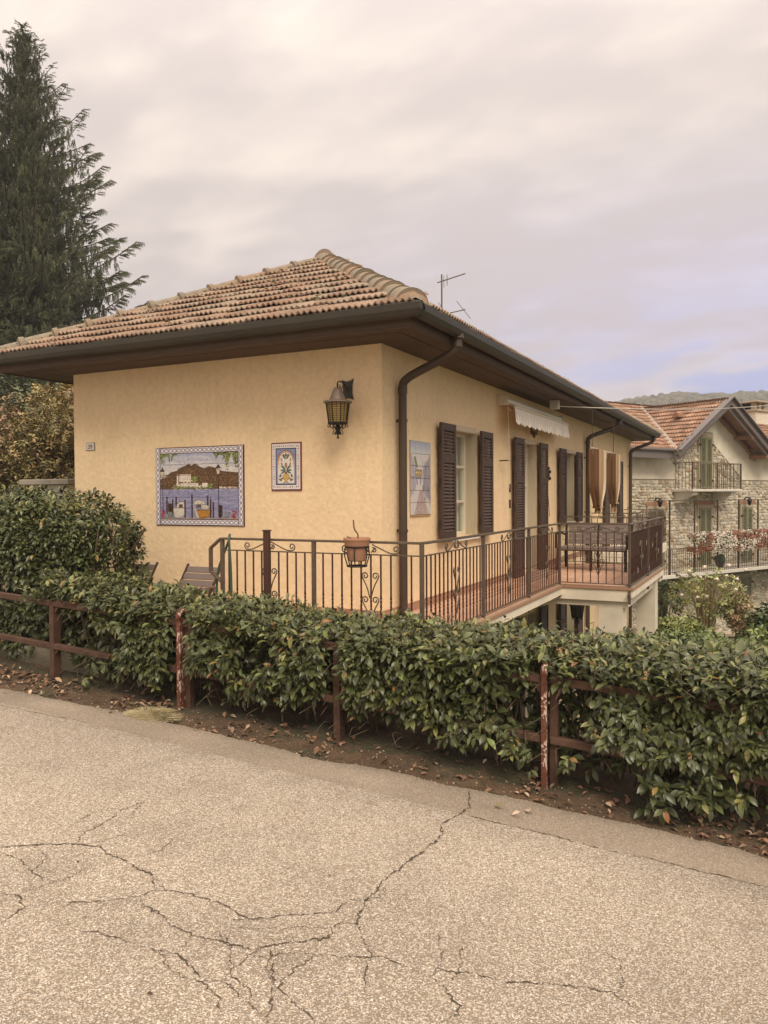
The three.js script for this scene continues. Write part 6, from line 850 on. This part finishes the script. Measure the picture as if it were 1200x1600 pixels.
  const ch = part('chimney', [uvm(b2(8.55, 9.65, 3.5, 5.78, -3.55, -2.45))], mTan, rf); part('chimney_cap', [rb2(8.45, 9.75, 5.781, 5.87, -3.65, -2.35), ...[8.6, 9.0, 9.4].flatMap((u) => [-3.5, -2.6].map((w) => b2(u - 0.08, u + 0.1, 5.871, 6.2, w - 0.1, w + 0.1))), rb2(8.38, 9.82, 6.201, 6.28, -3.72, -2.28, 0.02)], mTrim, ch); part('chimney_flue', b2(8.75, 9.45, 5.872, 6.19, -3.3, -2.75), mat.dark, ch);
  part('roof_vent', prism([[-0.15, 0], [0.15, 0], [0.12, 0.14], [0, 0.2], [-0.12, 0.14]], 0.3, V(GB.u - 1.1, 4.86, -0.6), V(0, 0, -1), QY, V(-1, 0, 0)), mWoodR, rf);
}
// wall lamps, flower boxes
function onStone(name, label, cat, u, v, w, group) { return thing(name, label, cat, fw(u, v, w), group, TH); }
[[-2.6, 'dark wall lamp above the left shuttered window of the stone house'], [3.4, 'dark wall lamp above the right shuttered window of the stone house']].forEach(([u, l]) => { const t = onStone('wall_lamp', l, 'wall lamp', u, 1.5, 0.05); part('arm', [tube([V(0, 0, 0), V(0, 0.1, 0.12), V(0, 0.05, 0.25), V(0, -0.05, 0.22)], 0.025)], mat.black, t); part('lamp_shade', new THREE.LatheGeometry([[0, 0.10], [0.03, 0.08], [0.12, -0.04], [0.09, -0.06], [0.06, -0.2], [0.02, -0.24], [0, -0.25]].map(([r, y]) => new THREE.Vector2(r, y)), 8).translate(0, 0.0, 0.25), mat.black, t); });
{
  const R = rng(65), pet = new THREE.IcosahedronGeometry(1, 0), lf = leafGs[1];
  const boxes = [[-1.75, [0.5, 0.5, 0]], [-0.55, [0.85, 0.1, 0.05]], [0.7, [0.5, 0.4, 0.1]], [1.9, [0.35, 0.3, 0.35]], [3.1, [0.25, 0.5, 0.25]], [4.4, [0.4, 0.4, 0.2]], [5.7, [0.4, 0.4, 0.2]]], names = ['leftmost flower box on the stone balcony, rusty red blooms at its end', 'flower box of dense white blooms left of the middle shuttered window', 'flower box of white blooms with orange red middle under the shuttered window', 'flower box of mixed white and dark pink blooms between two balcony posts', 'flower box with salmon pink blooms before the right shuttered window', 'flower box at the right picture edge on the stone balcony', 'flower box beyond the right picture edge on the stone balcony'];
  boxes.forEach(([u, mix], i) => {
    const t = onStone('flower_box', names[i], 'flower box', u, -0.40, 1.34, 'flower boxes hung along the stone house balcony');
    part('trough', rbox(0, 0.1, 0, 1.15, 0.18, 0.2, 0.02), M(0.24, 0.11, 0.06), t);
    const L = [], Lc = [], P = [], Pc = []; for (let k = 0; k < 420; k++) { const x = (R() - 0.5) * 1.3, a = R() * 2.6 - 0.5, r = 0.12 + 0.34 * Math.sqrt(R()); L.push(mat4(V(x, 0.26 + r * Math.sin(a) * 0.95, 0.05 + r * Math.cos(a) * 0.8), qeul(R() * 3 - 1.5, R() * 6, 0), 0.09)); const f = 0.6 + 0.8 * R(); Lc.push(C(0.07 * f, 0.085 * f, 0.03 * f)); }
    for (let k = 0; k < 420; k++) { const x = (R() - 0.5) * 1.4, a = R() * 2.9 - 0.9, r = 0.34 + 0.16 * R(), s = 0.018 + 0.022 * R(); P.push(mat4(V(x, 0.26 + r * Math.sin(a) * 0.95, 0.07 + r * Math.cos(a) * 0.8), qeul(R() * 6, R() * 6, 0), V(s, s * 0.6, s))); const zone = vn(x * 2.5 + u * 3, a * 1.5), q = zone * 0.75 + 0.25 * R(); Pc.push(q < mix[0] ? C(0.78, 0.70, 0.60) : q < mix[0] + mix[1] * 0.7 ? C(0.34, 0.12 + 0.05 * R(), 0.085) : R() < 0.5 ? C(0.27, 0.08, 0.10) : C(0.50, 0.27, 0.21)); }
    many('leaf', lf, mLeaf, L, t, Lc); many('blossom', pet, M(1, 1, 1, { roughness: 0.8 }), P, t, Pc);
  });
  const p = onStone('flower_pot', 'small dark plant pot standing on the stone balcony floor', 'flower pot', 0.1, -1.2, 1.05); part('pot', new THREE.CylinderGeometry(0.16, 0.12, 0.3, 10).translate(0, 0.15, 0), mat.gutter, p); part('plant', [0, 1, 2, 3, 4].map((k) => new THREE.IcosahedronGeometry(0.13, 1).translate(0.12 * Math.sin(k * 2), 0.36 + 0.06 * k * 0.5, 0.1 * Math.cos(k * 2))), M(0.06, 0.10, 0.05), p);
}
// ---------- garden at the right ----------
const atG = (x, z) => groundY(x, z);
{
  const a = V(-3.4, 0, -21.6), b = V(3.6, 0, -23.4), top = -1.98, n = 60, gs = [];
  gs.push(quadsheet((u, v) => { const p = a.clone().lerp(b, u); return [p.x, mixn(-4.4, top, v) , p.z + 0.02 * (fbm(u * 30, v * 8, 3) - 0.5)]; }, n, 10)); const d = b.clone().sub(a), L = d.length(), ry = -Math.atan2(d.z, d.x);
  const w = thing('garden_wall', 'low plastered garden wall with stone coping behind the hedge', 'wall', [0.1, -4, -22.5]); part('wall', uvm(rbox((a.x + b.x) / 2, (top - 4.4) / 2, (a.z + b.z) / 2, L, top + 4.4, 0.3, 0.01, ry)), mat.concrete, w);
  for (let k = 0; k < 9; k++) { const p = a.clone().lerp(b, (k + 0.5) / 9); part('coping_stone', uvm(rbox(p.x, top + 0.045, p.z, L / 9 - 0.02, 0.085, 0.42, 0.015, ry)), mTrim, w); }
  const p = thing('flower_pot', 'terracotta pot on the garden wall coping beside the white pillar', 'flower pot', [-2.95, -1.89, -21.72]); part('pot', new THREE.LatheGeometry([[0, 0], [0.13, 0], [0.2, 0.3], [0.22, 0.3], [0.22, 0.37], [0.18, 0.37], [0.17, 0.3], [0, 0.3]].map(([r, y]) => new THREE.Vector2(r, y)), 14).translate(-2.95, -1.89, -21.72), mat.terracotta, p); part('plant', [0, 1, 2, 3, 4, 5].map((k) => tube([V(-2.95, -1.6, -21.72), V(-2.95 + 0.12 * Math.sin(k), -1.4, -21.72 + 0.1 * Math.cos(k)), V(-2.95 + 0.22 * Math.sin(k), -1.38 - 0.03 * k, -21.72 + 0.2 * Math.cos(k))], 0.02, 8, 4)), M(0.13, 0.11, 0.06), p);
}
function bushy(name, label, cat, c, r, count, size, cols, seed, opts = {}) {   // small crown of leaf sprays on stems
  const t = thing(name, label, cat, [c[0], c[1] - r[1] * (opts.base ?? 1), c[2]], opts.group), R = rng(seed), L = [], Cc = [];
  for (let k = 0; k < count; k++) { const a = R() * 6.283, e = Math.asin(2 * R() - 1), q = 0.45 + 0.55 * R() ** 0.4, cl = 0.72 + 0.56 * fbm(Math.cos(a) * 2 + seed, e * 2 + Math.sin(a) * 2, 3), x = c[0] + r[0] * q * cl * Math.cos(e) * Math.cos(a), y = c[1] + r[1] * q * cl * Math.sin(e), z = c[2] + r[2] * q * cl * Math.cos(e) * Math.sin(a); L.push(mat4(V(x, y, z), qeul(-0.9 + 1.4 * (R() - 0.5) + (opts.up ?? 0), R() * 6.283, 0.8 * (R() - 0.5)), size * (0.6 + 0.8 * R()))); const b = cols[Math.floor(R() * cols.length)], f = 0.6 + 0.8 * R(); Cc.push(C(b[0] * f, b[1] * f, b[2] * f)); }
  const g = merged([0, 1, 2, 3, 4].map((k) => leafGs[k % 3].clone().rotateX(0.5 - 0.25 * k).rotateY(k * 1.26).translate(0, 0.1 * k, 0)));
  many('foliage', g, M(1, 1, 1, { roughness: 0.55 }), L, t, Cc);
  const st = []; for (let k = 0; k < (opts.stems ?? 24); k++) { const a = R() * 6.283, q = Math.sqrt(R()) * 0.7; st.push(tube([V(c[0] + 0.15 * r[0] * Math.cos(a), c[1] - r[1] * (opts.base ?? 1), c[2] + 0.15 * r[2] * Math.sin(a)), V(c[0] + 0.5 * q * r[0] * Math.cos(a), c[1] - r[1] * 0.3, c[2] + 0.5 * q * r[2] * Math.sin(a)), V(c[0] + q * r[0] * Math.cos(a), c[1] + r[1] * (0.75 - 0.5 * q), c[2] + q * r[2] * Math.sin(a))], (opts.sr ?? 0.008) * (0.7 + 0.7 * R()), 8, 5)); }
  part('stems', st, M(...(opts.sc ?? [0.13, 0.10, 0.05]), { roughness: 0.9 }), t, true); return t;
}
{
  const Y1 = [[0.30, 0.31, 0.11], [0.25, 0.28, 0.09], [0.36, 0.35, 0.15]], Y2 = [[0.24, 0.27, 0.08], [0.18, 0.22, 0.065], [0.29, 0.29, 0.10]], Dk = [[0.09, 0.115, 0.045], [0.13, 0.155, 0.055], [0.065, 0.085, 0.035]], Or = [[0.42, 0.27, 0.14], [0.36, 0.25, 0.13], [0.28, 0.23, 0.11]];
  const rose = bushy('rose_bush', 'tall loose rose bush with white blooms before the stone house', 'rose bush', [-1.28, -0.62, -19.6], [0.85, 0.62, 0.6], 330, 0.085, Y1, 71, { base: 2.2, stems: 44, sr: 0.011, sc: [0.34, 0.26, 0.13] });
  const R = rng(72), fl = (() => { const gs = [new THREE.IcosahedronGeometry(0.5, 1)]; for (let k = 0; k < 9; k++) { const a = k * 0.7; gs.push(new THREE.SphereGeometry(0.5, 6, 4, 0, 3.1, 0, 1.6).scale(1, 0.6, 0.5).rotateX(1.2).rotateY(a * 2.3).translate(0.35 * Math.sin(a), 0.1 - 0.03 * k, 0.35 * Math.cos(a))); } return merged(gs); })(), mf = M(0.78, 0.68, 0.56, { roughness: 0.8 });
  for (const [x, y, z] of [[-1.9, -0.60, -19.2], [-1.55, -0.62, -19.1], [-1.36, -0.60, -19.15], [-0.95, -0.12, -19.3], [-0.72, -0.18, -19.2], [-1.15, -0.2, -19.2], [-1.5, -0.18, -19.3], [-0.9, 0.12, -19.3], [-0.55, 0.02, -19.4], [-1.42, 0.05, -19.4], [-1.75, -0.05, -19.3], [-0.75, -0.4, -19.1], [-1.05, -0.35, -19.2]]) { const m = piece('rose', fl, mf, rose, [x + 0.1, y, z], qeul(R() * 1.2 - 0.3, R() * 6, 0)); m.scale.setScalar(0.06 + 0.03 * R()); }
  bushy('feathery_bush', 'low feathery yellow green bush above the hedge near the garden wall', 'bush', [-1.62, -1.28, -16.2], [0.85, 0.55, 0.6], 2600, 0.075, Y2, 73, { up: -0.5 });
  bushy('garden_shrub', 'dark leafy shrub with pale blooms at the right picture edge', 'shrub', [0.25, -0.95, -15.6], [0.75, 0.75, 0.6], 900, 0.12, Dk, 74, {});
  bushy('garden_shrub', 'thin rusty orange shrub between rose bush and right edge', 'shrub', [-0.62, -0.98, -19.8], [0.32, 0.55, 0.3], 240, 0.09, Or, 75, { base: 2, stems: 18, sc: [0.36, 0.22, 0.11] });
  bushy('garden_shrub', 'low dark shrub directly behind the right part of the hedge', 'shrub', [-0.9, -0.75, -11.2], [1.2, 0.62, 0.8], 1900, 0.085, [[0.15, 0.185, 0.06], [0.11, 0.14, 0.05], [0.20, 0.225, 0.08]], 76, {});
  bushy('garden_shrub', 'light green broad leaved shrub at the far right behind the hedge', 'shrub', [0.1, -0.25, -9.3], [0.5, 0.55, 0.4], 600, 0.06, [[0.13, 0.16, 0.05], [0.09, 0.12, 0.04], [0.20, 0.24, 0.07]], 77, {});
  bushy('garden_shrub', 'dark climbing shrub left of the rose bush at the stone wall', 'shrub', [-2.35, -1.0, -21.0], [0.4, 0.5, 0.3], 70, 0.12, Dk, 78, { base: 1.8 });
  bushy('garden_shrub', 'small bright green shrub at the foot of the white balcony pillar', 'shrub', [-1.6, -0.62, -10.2], [0.45, 0.5, 0.4], 420, 0.085, [[0.12, 0.15, 0.05], [0.08, 0.10, 0.04]], 79, {});
}
// ---------- trees on the left ----------
const sprayG = (() => {                                            // hanging twig set with short needles, 1 m long, down -y
  const R = rng(81), p = [], ix = [];
  const blade = (a, b, w) => { const d = b.clone().sub(a), s = V(R() - 0.5, R() - 0.5, R() - 0.5).cross(d).normalize().multiplyScalar(w), o = p.length / 3; p.push(a.x - s.x, a.y - s.y, a.z - s.z, a.x + s.x, a.y + s.y, a.z + s.z, b.x, b.y, b.z); ix.push(o, o + 1, o + 2); };
  for (let k = 0; k < 3; k++) { const top = V(0.08 * (R() - 0.5), 0, 0.08 * (R() - 0.5)), end = V(0.3 * (R() - 0.5), -0.75 - 0.3 * R(), 0.3 * (R() - 0.5)); blade(top, end, 0.03);
    for (let i = 0; i < 24; i++) { const t = (i + R()) / 24, c = top.clone().lerp(end, t), a = R() * 6.283, l = 0.15 * (1 - 0.4 * t); blade(c, c.clone().add(V(l * Math.cos(a), -0.13 + 0.04 * R(), l * Math.sin(a))), 0.026); } }
  const g = new THREE.BufferGeometry(); g.setAttribute('position', new THREE.Float32BufferAttribute(p, 3)); g.setIndex(ix); g.computeVertexNormals(); return clean(g);
})();
function spruce(label, x, z, y0, top, rmax, seed, whorls) {
  const t = thing('spruce_tree', label, 'spruce', [x, y0, z]), R = rng(seed), L = [], Cc = [], br = [], H = top - y0;
  part('trunk', cyl(V(x, y0, z), V(x, top - 0.3, z), 0.36, 0.03, 10), M(0.09, 0.06, 0.04, { roughness: 1 }), t);
  for (let w = 0; w < whorls; w++) {
    const f = (w + R() * 0.6) / whorls, y = y0 + H * (0.06 + 0.925 * f), len = rmax * Math.pow(1 - f, 0.82) * (0.82 + 0.33 * R()) + 0.22, n = 7 + Math.floor(3 * R());
    for (let k = 0; k < n; k++) {
      const a = (k + R() * 0.8) / n * 6.283 + w * 1.1, l = Math.min(len * (0.62 + 0.55 * R()), rmax * Math.pow(1 - f, 0.82) * 1.08 + 0.25), ca = Math.cos(a), sa = Math.sin(a), sag = l * (0.32 - 0.42 * f), lift = l * (0.16 + 0.42 * R() * 0.8 + 0.15 * f);
      const at = (s) => V(x + ca * l * s, y - sag * 1.5 * s + (sag * 0.6 + lift) * s * s * 1.0, z + sa * l * s), pts = [0, 0.25, 0.5, 0.75, 1].map(at);
      br.push(tube(pts, 0.012 + 0.02 * (1 - f), 8, 4));
      const m = Math.max(6, Math.round(l * 26));
      for (let i = 0; i < m; i++) { const s = Math.pow((i + 0.5 + 0.5 * R()) / m, 0.8), c = at(Math.min(1, s)), side = (R() - 0.5) * (0.25 + 0.85 * l * (1 - s) * (0.4 + s)), sz = (0.34 + 0.50 * R()) * (0.55 + 0.5 * (1 - f)) * (1.1 - 0.45 * s); c.add(V(-sa * side, 0.05 - Math.abs(side) * 0.25, ca * side)); const up = s > 0.82; L.push(mat4(c, qeul(up ? -1.15 - 0.5 * R() : 0.5 * (R() - 0.5), -a + Math.PI / 2 + (R() - 0.5), up ? 0 : 0.6 * (R() - 0.5)), sz)); const q = 0.6 + 0.75 * R(), tip = s > 0.75 ? 1.3 : 0.9; Cc.push(C(0.100 * q * tip, 0.110 * q * tip, 0.052 * q * tip)); }
    }
  }
  for (let i = 0; i < 26; i++) L.push(mat4(V(x, top - 1.5 * (i / 26) ** 1.2, z), qeul(1.2 + R() * 0.9, R() * 6.3, 0), 0.30 + 0.2 * R())), Cc.push(C(0.06, 0.068, 0.034));
  part('branches', br, M(0.09, 0.06, 0.04, { roughness: 1 }), t, true);
  many('crown', sprayG, M(1, 1, 1, { roughness: 0.8 }), L, t, Cc);
}
spruce('tall dark spruce standing behind the house at the left', -27.1, -22, 0.5, 20.9, 6.4, 82, 46);
spruce('second dark spruce cut off by the left picture edge', -28.2, -17.6, 0.6, 17.6, 5.6, 83, 40);
function crownTree(name, label, cat, c, r, count, size, cols, seed, trunk) {
  const R = rng(seed), t = thing(name, label, cat, [c[0], trunk, c[2]]), L = [], Cc = [], br = [];
  part('trunk', tube([V(c[0], trunk - 0.1, c[2]), V(c[0] + 0.1, mixn(trunk, c[1], 0.5), c[2]), V(c[0] - 0.05, c[1] + r[1] * 0.4, c[2])], 0.12, 12, 8), M(0.10, 0.07, 0.045, { roughness: 1 }), t);
  const clumps = []; for (let k = 0; k < 46; k++) { const a = R() * 6.283, e = Math.asin(2 * R() - 1), q = 0.55 + 0.45 * R(); clumps.push([c[0] + r[0] * q * Math.cos(e) * Math.cos(a), c[1] + r[1] * q * Math.sin(e), c[2] + r[2] * q * Math.cos(e) * Math.sin(a), 0.22 + 0.2 * R(), R()]); }
  for (const q of clumps) br.push(tube([V(c[0], mixn(trunk, c[1], 0.6), c[2]), V(mixn(c[0], q[0], 0.5), mixn(c[1], q[1], 0.4) - 0.1, mixn(c[2], q[2], 0.5)), V(q[0], q[1], q[2])], 0.018, 8, 4));
  part('branches', br, M(0.10, 0.07, 0.045, { roughness: 1 }), t, true);
  const g = merged([0, 1, 2, 3, 4].map((k) => leafGs[k % 3].clone().rotateX(0.5 - 0.3 * k).rotateY(k * 1.26).translate(0, 0.12 * k, 0)));
  for (let k = 0; k < count; k++) { const q = clumps[Math.floor(R() * clumps.length)], a = R() * 6.283, e = Math.asin(2 * R() - 1), rr = q[3] * Math.min(r[0], r[1]) * (0.5 + 0.5 * R() ** 0.5) * 1.5; L.push(mat4(V(q[0] + rr * Math.cos(e) * Math.cos(a), q[1] + rr * Math.sin(e), q[2] + rr * Math.cos(e) * Math.sin(a)), qeul(R() * 1.6 - 0.8, R() * 6.283, R() - 0.5), size * (0.65 + 0.7 * R()))); const b = cols[Math.min(cols.length - 1, Math.floor((0.6 * q[4] + 0.4 * R()) * cols.length))], f = 1.0 + 1.15 * R(); Cc.push(C(b[0] * f, b[1] * f, b[2] * f)); }
  many('crown', g, M(1, 1, 1, { roughness: 0.7 }), L, t, Cc);
}
const Red = [[0.13, 0.095, 0.045], [0.15, 0.10, 0.055], [0.10, 0.09, 0.038], [0.20, 0.13, 0.075], [0.085, 0.08, 0.032]], Olive = [[0.12, 0.105, 0.04], [0.15, 0.12, 0.045], [0.18, 0.13, 0.055], [0.09, 0.088, 0.03]], Gold = [[0.28, 0.20, 0.07], [0.23, 0.175, 0.06], [0.33, 0.24, 0.095], [0.18, 0.15, 0.055]];
crownTree('copper_shrub', 'reddish brown shrub under the spruce at the left edge', 'shrub', [-14.1, 2.2, -11.4], [1.5, 1.75, 1.2], 5200, 0.085, Red, 91, 0.4);
crownTree('copper_shrub', 'olive and russet shrub between the red shrub and the house', 'shrub', [-12.4, 1.75, -10.9], [1.2, 1.6, 1.0], 4200, 0.08, Olive, 92, 0.4);
crownTree('copper_shrub', 'russet shrub at the far left picture edge below the spruce', 'shrub', [-16.4, 2.0, -11.8], [1.4, 1.9, 1.2], 3600, 0.09, Red, 96, 0.4);
crownTree('golden_shrub', 'upright golden yellow shrub close to the house corner', 'shrub', [-15.0, 3.0, -13.4], [0.62, 1.75, 0.6], 3000, 0.085, Gold, 93, 0.5);
crownTree('golden_shrub', 'upright golden shrub left of the other golden one', 'shrub', [-16.3, 3.0, -13.8], [0.55, 1.65, 0.55], 2400, 0.085, Gold, 94, 0.5);
crownTree('background_tree', 'dark green tree filling the gap under the spruce', 'tree', [-23, 2.8, -18.5], [4.5, 2.6, 2.5], 7000, 0.14, [[0.055, 0.065, 0.03], [0.075, 0.08, 0.035], [0.05, 0.055, 0.028]], 95, 0.5);
renderer.render(scene, camera);
